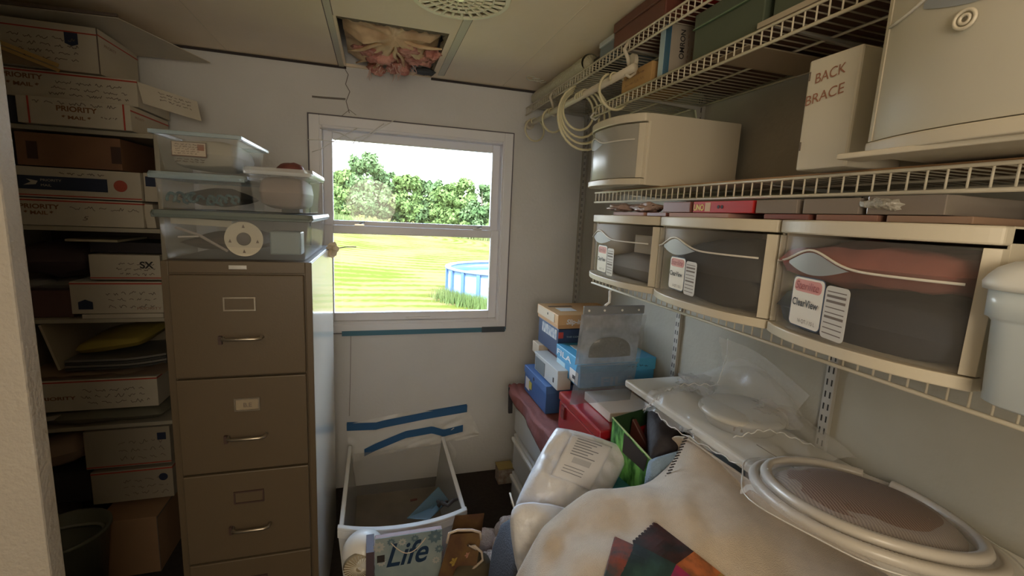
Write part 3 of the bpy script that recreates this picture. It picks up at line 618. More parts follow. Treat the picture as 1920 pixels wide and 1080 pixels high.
# big clear tub nearest
t = drawer_unit('drawer_unit', 'large cream drawer unit with frosted front at the upper right, beside the back brace box', .10, .515, zb2+.004, 1.86, .690, .045, 1.06, 0, fm=mat('milky_front2', (.66,.62,.52), .4, alpha=.78, bump=.3, bscale=9))
part(t, 'foot_rail', MB().box((.650, .12, zb2-.002), (.70, .53, zb2+.006)), M_cream, bevel=.002)
part(t, 'emblem_ring', MB().tube([(.645-.0, .395+.010*math.cos(a), 1.735+.010*math.sin(a)) for a in np.linspace(0, 2*PI, 24)[:-1]], .0022, 6, True).tube([(.645, .395+.005*math.cos(a), 1.735+.005*math.sin(a)) for a in np.linspace(0, 2*PI, 16)[:-1]], .002, 6, True), M_cream, smooth=True)
solo('white_cloth', pillow([(.68,.13,1.65),(.68,.49,1.65),(.98,.49,1.66),(.98,.12,1.66)], .09, wr=.012, sharp=.3), mat('pale_cloth', (.55,.50,.42), .9), 'pale cloth showing through the front of the large upper right drawer unit', 'cloth')
# tall translucent jar at the right edge
t = thing('storage_canister', 'translucent white canister with domed white lid at the right edge of the lowest shelf', 'canister', (.752, .288, zb1))
def rr_loop(cx, cy, hx, hy, z, r):
    return [(cx-hx+p[0], cy-hy+p[1], z) for p in rrect(2*hx, 2*hy, r, 5)]
def loft(loops, cap=True):
    mb = MB(); n_ = len(loops[0])
    for l in loops: mb.v += [Vector(p) for p in l]
    for j in range(len(loops)-1):
        for k in range(n_): q = (k+1) % n_; mb.f.append((j*n_+k, j*n_+q, (j+1)*n_+q, (j+1)*n_+k))
    if cap: mb.f.append(tuple(range(n_))[::-1]); mb.f.append(tuple((len(loops)-1)*n_+k for k in range(n_)))
    return mb
cx, cy = .752, .288
part(t, 'body', loft([rr_loop(cx, cy, a_, a_, zb1+h_, .03) for a_, h_ in ((.052,0),(.058,.004),(.062,.10),(.064,.104),(.067,.106),(.068,.142))]), mat('milky_plastic', (.60,.65,.65), .3, alpha=.93, coat=.2), smooth=True)
part(t, 'lid', loft([rr_loop(cx, cy, a_, a_, zb1+h_, .035) for a_, h_ in ((.073,.138),(.074,.146),(.071,.154),(.066,.163),(.056,.171),(.034,.172),(.032,.175),(.010,.175))]), mat('canister_lid', (.72,.71,.66), .35), smooth=True)
solo('green_folder', MB().box((.86, .345, zb1), (1.05, .368, 1.54)), mat('olive_card', (.16,.19,.02), .5), 'olive green folder standing behind the white canister at the right edge', 'folder')
# thin things lying on top of the drawers
def thin(label, px0, px1, z0, z1, m_, cat='case', x=.735, name='flat_case', depth=.19, txt=None):
    p0 = at(px0, 395, X=x); p1 = at(px1, 395, X=x)
    t = thing(name, label, cat, (x+depth/2, (p0.y+p1.y)/2, z0), None)
    part(t, 'body', MB().box((x, p1.y+.002, z0), (x+depth, p0.y-.002, z1)), m_, bevel=.0012); return t, p0.y
M_case1 = mat('maroon_case', (.20,.07,.055), .4); M_case2 = mat('smoky_case', (.24,.20,.17), .2, coat=.5); M_pk = mat('pink_card', (.42,.24,.20), .6)
za, zb = 1.506, 1.516
for lb, a_, b_, m_ in (('thin dusty pink case on the farthest drawer, lower layer at its far end', 1150, 1208, M_pk), ('thin maroon case on the drawers, lower layer below the crumpled bags', 1213, 1250, M_case1), ('thin pale pink case on the middle drawer under the red card game', 1254, 1368, M_pk),
      ('thin brown case bridging the middle and nearest drawers', 1432, 1520, M_case1), ('thin brown case on the nearest drawer, second of its lower layer', 1530, 1650, mat('rust_case', (.26,.13,.09), .5)), ('thin tan case on the nearest drawer, closest in its lower layer', 1662, 1832, mat('tan_case', (.30,.19,.13), .5))): thin(lb, a_, b_, za, zb, m_)
za, zb = 1.517, 1.543
thin('dark maroon case lying beside the red card game box', 1242, 1294, za, zb, M_case1); 
t, yy_ = thin('red card game box lettered UNO on the middle drawer', 1298, 1412, za, zb, mat('game_red', (.45,.02,.02), .45), 'game', name='card_game_box')
text(t, 'UNO', (.7345, yy_-.006, za+.005), NY, UP, .020, mat('game_yellow', (.75,.60,.12), .5), width=.035, bold=.03)
part(t, 'picture_panel', MB().box((.7344, yy_-.062, za+.003), (.7349, yy_-.044, zb-.003)), mat('game_tan', (.60,.40,.22), .5))
part(t, 'black_spots', MB().lathe([(0, 0), (.004, 0), (.004, .0006), (0, .0006)], (.7342, yy_-.088, za+.013), 10, 'X').lathe([(0, 0), (.004, 0), (.004, .0006), (0, .0006)], (.7342, yy_-.099, za+.013), 10, 'X'), M_blk)
thin('smoky clear case between the red card game and the grey cases', 1415, 1495, za, zb, M_case2); thin('long smoky clear case in the middle of the row on the nearest drawer', 1503, 1612, za, zb, M_case2)
M_foil = mat('crumpled_film', (.62,.58,.50), .15, alpha=.7, spec=1, bump=1, bscale=90)
thin('grey case wrapped in shiny film, closest on the nearest drawer', 1622, 1775, za, zb+.002, M_case2)
p0, p1 = at(1618, 390, X=.73), at(1700, 390, X=.73)
solo('crumpled_wrapper', blob(((.742), (p0.y+p1.y)/2, 1.531), .018, abs(p0.y-p1.y)/2, .012, 5, .6), M_foil, 'shiny crumpled plastic wrapper around the far end of the closest case', 'wrapper')
for i, (px_, lb) in enumerate(((1160, 'crumpled pinkish plastic bag on the farthest drawer near the corner'), (1205, 'crumpled pinkish plastic bag just left of the maroon case on the drawers'))):
    p = at(px_, 388, X=.76); solo('crumpled_bag', blob((.775, p.y, 1.531), .035, .06, .013, 8+i, .5), mat('pinkish_film', (.42,.30,.26), .3, bump=.8, bscale=60), lb, 'bag')

# --- hanging clear pouch on a white hanger
HY = 1.40; c0 = at(1095, 572, Y=HY); c1 = at(1208, 574, Y=HY); zt_ = (c0.z+c1.z)/2; x0, x1 = c0.x, c1.x; zb_ = at(1140, 752, Y=HY).z
t = thing('hanging_pouch', 'clear plastic hanger pouch holding a dark folded cloth, hooked on the lowest shelf', 'pouch', ((x0+x1)/2, HY, zb_))
hk = at(1150, 547, Y=HY)
part(t, 'hook', MB().tube([(hk.x+dx_, HY, zt_+dz_) for dx_, dz_ in ((-.028,.0),(-.012,.012),(-.012,.035),(-.014,.050),(-.004,.064),(.012,.068),(.024,.060),(.027,.050))], .0045, 8), M_white, smooth=True)
part(t, 'header_bar', MB().box((x0, HY-.004, zt_-.030), (x1, HY+.004, zt_)), mat('grey_header', (.20,.21,.23), .4), bevel=.002)
for k, s_ in enumerate((.08, .33, .62, .9)):
    part(t, 'snap', MB().lathe([(0, -.006), (.004, -.006), (.004, -.004), (0, -.004)], (x0+(x1-x0)*s_, HY, zt_-.016), 10, 'Y'), M_white)
ym = at(1150, 680, Y=HY).z
b = MB(); b.smooth = True; b.grid(lambda u, v: (x0-.012*(1-v)+(x1-x0+.006)*u, HY-.010-.016*math.sin(PI*u)*math.sin(PI*v)-.006*noise.noise(Vector((u*5, v*6, 3))), ym-.005+(zt_-.028-ym)*v), 30, 30)
part(t, 'front_film', b, mat('front_film', (.40,.44,.50), .12, alpha=.26, spec=.9, bump=.8, bscale=30))
b = MB(); b.smooth = True; b.grid(lambda u, v: (x1+.006-.012*(1-v)*1-(x1-x0+.006)*u, HY+.014+.010*math.sin(PI*u)*math.sin(PI*v), ym-.005+(zt_-.028-ym)*v), 20, 20)
part(t, 'back_film', b, mat('back_film', (.25,.275,.32), .25, alpha=.72, bump=.8, bscale=24, col2=(.40,.43,.48), vscale=22))
b = MB(); b.smooth = True; b.grid(lambda u, v: (x0-.030+(.018*v)+(x1-x0+.004)*u, HY-.004-.02*math.sin(PI*u)*math.sin(PI*v)+.004*noise.noise(Vector((u*6, v*5, 9))), zb_+(ym-zb_)*v), 30, 16)
part(t, 'lower_film', b, mat('bluish_film2', (.16,.18,.22), .15, alpha=.60, spec=.8, bump=.6, bscale=30))
pc_ = at(1145, 655, Y=HY)
b = MB(); b.smooth = True
b.grid(lambda u, v: (lambda a, r: (pc_.x+.083*math.cos(a)*(1 if math.sin(a) > 0 else 1)*r, HY+.003-.008*(1-r*r)*1, pc_.z-.028+(.072*max(0, math.sin(a))**.6+.0*r)*r))(PI*u, v), 30, 10)
b.grid(lambda u, v: (lambda a, r: (pc_.x-.083*math.cos(a)*r, HY+.006, pc_.z-.028+(.072*max(0, math.sin(a))**.6)*r))(PI*u, v), 30, 10)
solo('folded_dark_cloth', b, mat('olive_grey_cloth', (.095,.090,.075), .9, bump=.6, bscale=60), 'dark olive-grey cloth folded inside the hanging clear pouch', 'cloth')

# ================================================================== LEFT: filing cabinet
CX0, CX1, CY0, CY1, CH = -.562, -.182, 1.45, 2.12, 1.325
t = thing('filing_cabinet', 'tan four-drawer metal filing cabinet standing left of the window', 'filing cabinet', ((CX0+CX1)/2, (CY0+CY1)/2, 0))
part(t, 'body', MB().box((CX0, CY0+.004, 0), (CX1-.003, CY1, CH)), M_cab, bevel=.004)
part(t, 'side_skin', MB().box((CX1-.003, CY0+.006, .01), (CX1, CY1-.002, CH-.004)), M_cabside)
part(t, 'face_frame', MB().box((CX0, CY0, .0), (CX0+.018, CY0+.006, CH)).box((CX1-.018, CY0, .0), (CX1, CY0+.006, CH)).box((CX0+.018, CY0, 1.292), (CX1-.018, CY0+.006, CH)), M_cab, bevel=.0015)
part(t, 'name_badge', MB().box((-.398, CY0-.002, 1.303), (-.352, CY0, 1.315)), M_metal, bevel=.0008)
M_pull = mat('dull_pull', (.42,.37,.30), .3, metal=.85)
for k, (z1_, z0_) in enumerate(((1.288, .992), (.986, .695), (.689, .402), (.396, .10))):
    d = part(t, 'drawer', MB().box((CX0+.021, CY0-.014, z0_), (CX1-.021, CY0+.004, z1_)), M_cab, bevel=.003)
    zc = z1_-.080; xl, xr = -.412, -.330
    if k == 1: xl, xr = -.398, -.330
    b = MB(); yy0 = CY0-.0155
    for a, c in (((xl, zc-.022), (xr, zc-.018)), ((xl, zc+.014), (xr, zc+.018)), ((xl, zc-.018), (xl+.004, zc+.014)), ((xr-.004, zc-.018), (xr, zc+.014))): b.box((a[0], yy0-.003, a[1]), (c[0], yy0+.002, c[1]))
    part(d, 'label_holder', b, (M_pull if k < 2 else mat('dark_holder', (.07,.04,.035), .5)), 'bright label holder' if k == 0 else None)
    part(d, 'card', MB().box((xl+.004, yy0+.0005, zc-.018), (xr-.004, yy0+.0016, zc+.014)), M_cab if k != 1 else mat('label_card', (.32,.26,.18), .7))
    if k == 1: text(d, 'B.E', (-.374, yy0+.0003, zc-.010), XR, UP, .018, M_ink, width=.022, bold=.02)
    zh = z1_-.180; pts = [(-.418, CY0-.013, zh), (-.415, CY0-.034, zh), (-.404, CY0-.040, zh), (-.33, CY0-.040, zh), (-.319, CY0-.034, zh), (-.316, CY0-.013, zh)]
    part(d, 'handle', MB().tube(pts, .0048, 8), M_pull, smooth=True)
    part(d, 'thumb_latch', MB().box((-.428, CY0-.024, zh-.018), (-.419, CY0-.013, zh+.006)), mat('dark_holder', (.07,.04,.035), .5))
# flower pick at the rear corner of the cabinet
t = thing('flower_pick', 'small cream silk flower on a thin stick at the back right cabinet corner', 'flower', (-.175, 1.99, 1.31))
c = Vector((-.172, 2.0, 1.318)); b = MB(); b.smooth = True
for k in range(7):
    a = 2*PI*k/7+.2; d = Vector((math.cos(a)*.5+.12, -.5+.2*math.sin(a*2), math.sin(a))).normalized(); sd = d.cross(Vector((0,1,.1))).normalized()
    b.slab((lambda d, sd: lambda u, v: c+d*(.036*v+.002)+sd*((u-.5)*.03*math.sin(PI*min(1, v*.9+.12))**.7)+Vector((0, -.012*math.sin(v*3), 0)))(d, sd), 4, 6, (0, .0012, 0))
part(t, 'petals', b, mat('silk_cream', (.72,.62,.47), .7))
part(t, 'stem', MB().tube([c, c+Vector((.05, -.005, .012)), c+Vector((.095, -.01, .014))], .0022, 6), M_metal)

# clear bins stacked on the cabinet
M_bin = mat('clear_bin', (.45,.46,.45), .15, alpha=.13, spec=.7); M_rim = mat('bluish_rim', (.40,.50,.55), .2, alpha=.55, spec=.7); M_gr = mat('grey_green_lid', (.16,.19,.18), .3, alpha=.9)
def clear_bin(label, x0, x1, y0, y1, z0, z1, tp=.012, lid=None, rimm=None, lid_h=.010, over=.010):
    t = thing('clear_bin', label, 'bin', ((x0+x1)/2, (y0+y1)/2, z0), 'clear plastic bins on the filing cabinet')
    part(t, 'body', MB().tub(x0, x1, y0, y1, z0, z1, tp, .0018, .004), M_bin, bevel=.003)
    b = MB()
    for a, c in (((x0-over, y0-over), (x1+over, y0)), ((x0-over, y1), (x1+over, y1+over)), ((x0-over, y0), (x0, y1)), ((x1, y0), (x1+over, y1))): b.box((*a, z1-.010), (*c, z1+.001))
    part(t, 'rim', b, rimm or M_rim, bevel=.002)
    if lid: part(t, 'lid', loft([rr_loop((x0+x1)/2, (y0+y1)/2, (x1-x0)/2+over+e, (y1-y0)/2+over+e, z1+h_, .02) for e, h_ in ((.003,-.006),(.005,0),(.002,lid_h),(-.02,lid_h),(-.025,lid_h-.004))]), lid, smooth=False)
    return t
zc0 = CH+.001
clear_bin('widest clear bin with a dark grey-green lid, lowest in the stack on the cabinet', -.570, -.190, 1.472, 1.95, zc0, 1.452, .014, M_gr, rimm=M_gr)
clear_bin('clear bin with blue rim holding turquoise craft pieces, middle of the stack', -.572, -.362, 1.475, 1.80, 1.466, 1.556, .010, M_rim, lid_h=.008)
t = clear_bin('open clear bin with a product label, topmost of its stack on the cabinet', -.566, -.366, 1.48, 1.80, 1.567, 1.672, .014)
part(t, 'paper_label', MB().box((-.530, 1.4865, 1.608), (-.447, 1.4885, 1.648)), mat('label_dark', (.14,.09,.07), .6)); part(t, 'paper_face', MB().box((-.528, 1.4855, 1.611), (-.449, 1.4865, 1.646)), mat('label_tan', (.45,.38,.30), .6))
scribble(t, (-.524, 1.4852, 1.613), XR, UP, .06, .03, 5, M_ink, 5, .0005, 'label_print')
part(t, 'label_mark', MB().box((-.468, 1.4848, 1.626), (-.452, 1.4854, 1.642)), mat('rust_case', (.26,.13,.09), .5))
scribble(t, (-.525, 1.4885, 1.592), XR, UP, .075, .012, 2, M_ink, 6, .0006, 'label_print')
t = clear_bin('small clear bin with flared rim and pale contents, right end of the cabinet stack', -.345, -.190, 1.478, 1.80, 1.466, 1.582, .010, mat('clear_lid', (.70,.72,.72), .12, alpha=.4, spec=.8), mat('clear_lid', 0))
solo('pink_paper_bundle', pillow([(-.330,1.50,1.525),(-.205,1.50,1.525),(-.205,1.77,1.525),(-.330,1.77,1.525)], .098, wr=.008, sharp=.14), mat('pale_mauve', (.30,.235,.21), .7), 'pale mauve tissue bundle inside the small right-hand clear bin', 'tissue')
solo('white_paper', pillow([(-.545,1.50,1.62),(-.385,1.50,1.62),(-.385,1.77,1.62),(-.545,1.77,1.62)], .080, wr=.006, sharp=.14), mat('cream_tissue', (.46,.43,.36), .8), 'pale paper filling the topmost labelled clear bin', 'paper')
solo('maroon_ball', blob((-.30, 1.90, 1.61), .05, .05, .035, 2, .1), mat('maroon_plastic', (.22,.07,.06), .5), 'rounded maroon object peeking up behind the small right-hand clear bin', 'ball')
solo('block', MB().box((-.33, 1.86, 1.464), (-.27, 1.94, 1.578)), M_dark, 'dark block under the maroon object behind the clear bins', 'block')
rnd = random.Random(12); M_turq = mat('turquoise_foam', (.02,.10,.13), .6)
for i in range(12):
    x = -.545+.014*i+rnd.uniform(-.004, .004); z = 1.484+rnd.uniform(0, .012); r = rnd.uniform(.010, .014); y = 1.500+rnd.uniform(0, .05)
    pos = ('leftmost', 'second from the left', 'third from the left', 'fourth from the left', 'fifth from the left', 'sixth from the left', 'seventh from the left', 'eighth from the left', 'ninth from the left', 'tenth from the left', 'second from the right', 'rightmost')[i]
    solo('craft_piece', MB().tube([(x+r*math.cos(a)*.8, y+.004*math.sin(3*a), z+r*math.sin(a)+r*.3) for a in np.linspace(rnd.uniform(-1, 1), 4.2+rnd.uniform(-1, 1), 12)], .0042, 6), M_turq if i % 3 else mat('pale_turquoise', (.06,.15,.17), .6), 'turquoise foam craft piece in the middle clear bin, %s of twelve' % pos, 'craft piece', 'turquoise craft pieces in the middle clear bin', smooth=True)
solo('dark_craft_bag', pillow([(-.555,1.56,1.50),(-.375,1.56,1.50),(-.375,1.77,1.50),(-.555,1.77,1.50)], .05, wr=.01), M_dark, 'dark bag of craft supplies filling the middle clear bin', 'bag')
# contents of the widest bin
t = thing('dial', 'round cream dial with dark centre behind the front of the widest clear bin', 'dial', (-.365, 1.486, 1.341))
part(t, 'disc', MB().lathe([(0, 1.492), (.046, 1.492), (.050, 1.488), (.050, 1.484), (0, 1.484)], (-.365, 0, 1.387), 40, 'Y'), mat('dial_cream', (.62,.57,.45), .5))
part(t, 'hub', MB().lathe([(0, 1.480), (.017, 1.480), (.019, 1.484), (0, 1.484)], (-.365, 0, 1.387), 24, 'Y'), mat('dial_dark', (.12,.11,.10), .5))
for a in (PI*.5, PI*1.06, -.06*PI, -PI*.5):
    part(t, 'mark', MB().prism([(-.004,-.004),(.004,-.004),(0,.006)], (-.365+.036*math.cos(a), 1.4838, 1.387+.036*math.sin(a)), (1,0,0), (0,0,1), (0,-.0006,0)), M_ink)
solo('white_strip', MB().obox((-.545, 1.49, 1.425), (.15, 0, -.006), (0, .06, 0), (0, 0, .018)), mat('paper_pale', (.45,.42,.34), .7), 'pale flat packet near the top of the widest clear bin', 'packet')
solo('plastic_stick', MB().tube([(-.535, 1.49, 1.415), (-.48, 1.492, 1.395), (-.41, 1.495, 1.350)], .004, 6), mat('stick_grey', (.38,.33,.30), .4), 'thin grey stick slanting across the widest clear bin', 'stick')
solo('pale_stick', MB().tube([(-.53, 1.49, 1.388), (-.48, 1.49, 1.391)], .0025, 6), mat('stick_pale', (.6,.55,.5), .4), 'short pale stick lying left of the dial in the widest clear bin', 'stick')
solo('blue_container', MB().box((-.300, 1.492, 1.342), (-.215, 1.56, 1.412)), mat('blue_grey_box', (.24,.31,.34), .4), 'blue-grey square container at the right end of the widest clear bin', 'container', bevel=.005)
solo('dark_supplies', pillow([(-.545,1.51,1.37),(-.32,1.51,1.37),(-.32,1.9,1.37),(-.545,1.9,1.37)], .055, wr=.012), mat('brown_supplies', (.12,.085,.065), .8), 'dark brown supplies heaped behind the dial in the widest clear bin', 'supplies')

# ================================================================== shelf unit behind the cabinet
SX0, SX1, SY0, SY1 = -1.30, -.79, 2.06, 2.385
t = thing('shelf_unit', 'pale built-in shelves packed with mailing boxes left of the filing cabinet', 'shelves', ((SX0+SX1)/2, 2.2, 0))
for z in (1.725, 1.376, 1.030, .600): part(t, 'shelf', MB().box((SX0, SY0, z-.016), (SX1, SY1, z)), M_board, bevel=.002)
part(t, 'side_panel', MB().box((SX0-.018, SY0, 0), (SX0, SY1, 1.74)), M_board, bevel=.002); part(t, 'side_panel', MB().box((SX1, SY0, 0), (SX1+.016, SY1, 1.735)), M_board, bevel=.002)
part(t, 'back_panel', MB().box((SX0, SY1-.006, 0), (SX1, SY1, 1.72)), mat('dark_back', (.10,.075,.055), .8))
for s_ in (-1,): pass
def mailer(label, x0, x1, z0, z1, y0=SY0+.005, y1=2.35, stripe='top', words=None, hand=1, seed=0, m_=None, group='white mailing boxes on the left shelves', name='mailing_box'):
    t = thing(name, label, 'box', ((x0+x1)/2, (y0+y1)/2, z0), group); m_ = m_ or M_card
    part(t, 'carton', MB().box((x0, y0, z0), (x1, y1, z1)), m_, bevel=.0015); yf = y0-.0006; H = z1-z0; W = x1-x0
    if 'top' in stripe: part(t, 'red_stripe', MB().box((x0, yf-.0004, z1-.010), (x1, yf+.0006, z1-.005)).box((x1-.0004, y0, z1-.010), (x1+.0006, y1, z1-.005)), M_red)
    if 'bot' in stripe: part(t, 'red_stripe', MB().box((x0, yf-.0004, z0+.005), (x1, yf+.0006, z0+.009)), M_red)
    if 'ends' in stripe: part(t, 'red_stripe', MB().box((x0+.030, yf-.0004, z0), (x0+.035, yf+.0006, z1)).box((x1-.022, yf-.0004, z0), (x1-.017, yf+.0006, z1)), M_red)
    for wd, fx, fz, sz, wf in (words or []): text(t, wd, (x0+W*fx, yf, z0+H*fz), XR, UP, sz, mat('brown_ink', (.22,.10,.05), .7), width=W*wf, name='printed_words', bold=.03)
    if hand: scribble(t, (x0+W*.36, yf, z0+H*.12), XR, UP, W*.58, H*.62, 3, M_ink, seed, .0011)
    return t
PW = [('PRIORITY', .04, .62, .022, .30), ('* MAIL *', .07, .40, .018, .22)]
t = mailer('big white mailing box with open flap, topmost on the left shelves under the ceiling', -1.26, -.935, 1.918, 2.070, words=None, stripe='', seed=1, hand=0)
scribble(t, (-1.19, SY0+.004, 1.94), XR, UP, .20, .09, 4, M_ink, 21, .0011)
part(t, 'crest', MB().prism([(0,.008),(.019,0),(.038,.008),(.038,.045),(0,.045)], (-1.03, SY0+.0046, 2.0), (1,0,0), (0,0,1), (0,-.0006,0)), M_navy)
part(t, 'red_stripe', MB().box((-1.26, SY0+.0035, 2.044), (-.935, SY0+.0045, 2.048)).box((-.9348, SY0, 2.046), (-.934, 2.35, 2.050)), M_red)
part(t, 'edge_line', MB().box((-.9375, SY0+.003, 1.918), (-.934, SY0+.0045, 2.07)), M_ink)
part(t, 'open_flap', MB().obox((-1.26, SY0-.02, 2.092), (.40, .0, .012), (.19, .30, -.035), (0, 0, .0025)), M_card)
part(t, 'flap_edge', MB().obox((-1.26, SY0-.024, 2.096), (.40, 0, .012), (0, .006, 0), (0, 0, .010)), M_ink)
text(t, 'PRIORITY', (-.9336, SY0+.04, 2.018), (0,1,0), UP, .014, mat('brown_ink', 0), width=.08, name='printed_words')
# yellow folder leaning in front
solo('yellow_folder', MB().obox((-1.30, SY0-.03, 2.010), (.26, 0, -.092), (0, .004, 0), (.004, 0, .012)).obox((-1.30, SY0-.026, 1.995), (.26, 0, -.092), (0, .003, 0), (.004, 0, .010)), mat('manila_edge', (.55,.36,.13), .6), 'yellow-edged folder slanting in front of the topmost mailing box', 'folder')
solo('brown_envelope', MB().prism([(0,0),(.235,0),(0,.085)], (-1.29, SY0-.018, 1.9155), (1,0,0), (0,0,1), (0,.004,0)), mat('envelope_brown', (.26,.19,.12), .8), 'brown envelope behind the yellow-edged folder, in front of the topmost box', 'envelope')
t = mailer('long white mailing box lettered PRIORITY MAIL, second from the top of the left shelves', -1.245, -.836, 1.820, 1.914, y0=SY0+.02, words=[('PRIORITY', .05, .66, .022, .28), ('* MAIL *', .08, .38, .018, .22)], seed=2)
part(t, 'lifted_flap', MB().obox((-.834, SY0+.02, 1.908), (.155, .10, -.030), (.008, .012, -.072), (.0015, -.002, 0)), M_card)
scribble(t, (-.785, SY0+.048, 1.855), (.155, .10, -.030), UP, .11, .035, 3, M_ink, 8, .0009)
t = mailer('white mailing box with red end stripes, lying on the top board of the left shelves', -1.165, -.842, 1.727, 1.816, y0=SY0-.03, stripe='ends', words=[('PRIORITY', .34, .55, .024, .36), ('* MAIL *', .38, .26, .016, .26)], hand=0, seed=3)
scribble(t, (-1.12, SY0-.0307, 1.79), XR, UP, .24, .022, 1, M_ink, 31, .0011); scribble(t, (-.93, SY0-.0307, 1.755), XR, UP, .05, .015, 1, M_ink, 32, .0012)
part(t, 'side_stripe', MB().box((-.8416, SY0-.03, 1.795), (-.8408, 2.35, 1.800)), M_red)
text(t, 'PRIORITY', (-.8412, SY0+.0, 1.775), (0,1,0), UP, .012, M_redink, width=.07, name='printed_words')
solo('navy_mailer', MB().box((-1.285, SY0+.0, 1.727), (-1.178, 2.33, 1.815)), mat('navy_card', (.04,.045,.07), .6), 'dark navy box left of the red-striped mailing box on the top board', 'box', bevel=.001)
t = mailer('orange-brown carton on the shelf under the top board', -1.20, -.895, 1.587, 1.700, m_=M_dbrown, stripe='', hand=0, name='brown_carton', group=None); t['label'] = 'reddish-brown carton in the dark compartment just under the top board'
[part(t, 'end_label', MB().box((a_, SY0+.0035, 1.61), (a_+.03, SY0+.0045, 1.67)), mat('dark_ink_brown', (.07,.035,.025), .7)) for a_ in (-.925, -1.17)]
t = mailer('white mailing box with long navy banner and red round seal on the left shelves', -1.225, -.842, 1.478, 1.583, stripe='bot', hand=0)
part(t, 'navy_banner', MB().box((-1.205, SY0+.0035, 1.505), (-.945, SY0+.0045, 1.552)), M_navy)
part(t, 'eagle_mark', MB().prism([(0,0),(.035,.004),(.042,.016),(.01,.022),(.022,.012)], (-1.19, SY0+.003, 1.518), (1,0,0), (0,0,1), (0,-.0005,0)), M_card)
text(t, 'PRIORITY', (-1.14, SY0+.0032, 1.534), XR, UP, .012, M_card, width=.06, name='printed_words'); text(t, 'MAIL', (-1.14, SY0+.0032, 1.516), XR, UP, .012, M_card, width=.03, name='printed_words')
part(t, 'red_seal', MB().lathe([(0, 0), (.021, 0), (.021, .001), (0, .001)], (-.905, SY0+.0035, 1.530), 24, 'Y'), mat('seal_red', (.42,.08,.05), .6))
scribble(t, (-1.09, SY0+.0042, 1.556), XR, UP, .14, .016, 1, M_ink, 41, .0012)
solo('navy_marked_box', MB().box((-.838, SY0+.02, 1.478), (-.792, 2.35, 1.585)), M_card, 'narrow white box with navy mark right of the navy-banner mailing box', 'box', bevel=.001)
t = bpy.data.objects['navy_marked_box']; part(t, 'navy_mark', MB().box((-.832, SY0+.0185, 1.535), (-.80, SY0+.0195, 1.572)), M_navy)
t = mailer('white mailing box numbered 5, directly under the navy-banner box', -1.225, -.842, 1.378, 1.474, words=PW, hand=0)
scribble(t, (-1.07, SY0+.0042, 1.43), XR, UP, .22, .025, 1, M_ink, 51, .0010); text(t, '5', (-1.03, SY0+.004, 1.400), XR, UP, .022, M_ink, width=.02, name='handwriting', shear=.3)
solo('leaning_card', MB().obox((-.838, SY0+.02, 1.378), (.03, 0, 0), (0, .3, 0), (-.008, 0, .09)), M_card, 'white card leaning at the right end beside the box numbered 5', 'card')
# compartment with the SX box
t = mailer('white mailing box marked in black marker, upper of two in the third compartment', -1.025, -.80, 1.180, 1.275, stripe='bot', hand=1, seed=6)
text(t, 'SX', (-.865, SY0+.0036, 1.225), XR, UP, .036, M_blk, width=.045, name='marker_letters', bold=.03)
t = mailer('white mailing box with navy crest, lower of two in the third compartment', -1.092, -.80, 1.049, 1.172, hand=1, seed=7, stripe='top')
part(t, 'crest', MB().prism([(0,0),(.045,0),(.045,.028),(.022,.038),(0,.028)], (-1.07, SY0+.0044, 1.066), (1,0,0), (0,0,1), (0,-.0006,0)), M_navy)
text(t, 'FRAGILE', (-.885, SY0+.0036, 1.063), XR, UP, .016, M_redink, width=.08, name='printed_words') if 0 else text(t, 'PRIORITY', (-.885, SY0+.0036, 1.063), XR, UP, .014, M_redink, width=.08, name='printed_words')
solo('flat_carton', MB().box((-1.06, SY0, 1.031), (-.80, 2.34, 1.0475)), M_card, 'flat white carton under the navy-crest mailing box', 'carton', bevel=.001)
solo('brown_packet', MB().box((-1.26, SY0+.03, 1.031), (-1.10, 2.33, 1.135)), mat('maroon_dark', (.12,.06,.05), .7), 'dark reddish-brown packet left of the navy-crest mailing box', 'packet', bevel=.002)
solo('plastic_wrap', pillow([(-1.25,SY0+.02,1.155),(-1.03,SY0+.0,1.160),(-1.03,2.3,1.165),(-1.25,2.3,1.155)], .04, wr=.02), M_film, 'crinkled clear plastic lying on the dark reddish-brown packet', 'plastic')
solo('dark_bag', pillow([(-1.27,SY0+.0,1.245),(-1.04,SY0+.02,1.245),(-1.04,2.3,1.25),(-1.27,2.3,1.25)], .14, wr=.02, sharp=.3), mat('plum_black', (.055,.035,.04), .7), 'soft dark plum bag in the upper left of the third compartment', 'bag')
solo('long_envelope', MB().box((-1.09, SY0+.005, 1.322), (-.93, 2.3, 1.330)), mat('cream_edge', (.42,.37,.26), .7), 'thin cream envelope edge lying high in the third compartment', 'envelope')
solo('dark_books', MB().box((-1.03, SY0+.03, 1.280), (-.80, 2.3, 1.320)), M_dark, 'dark flat case under the thin cream envelope', 'case', bevel=.002)
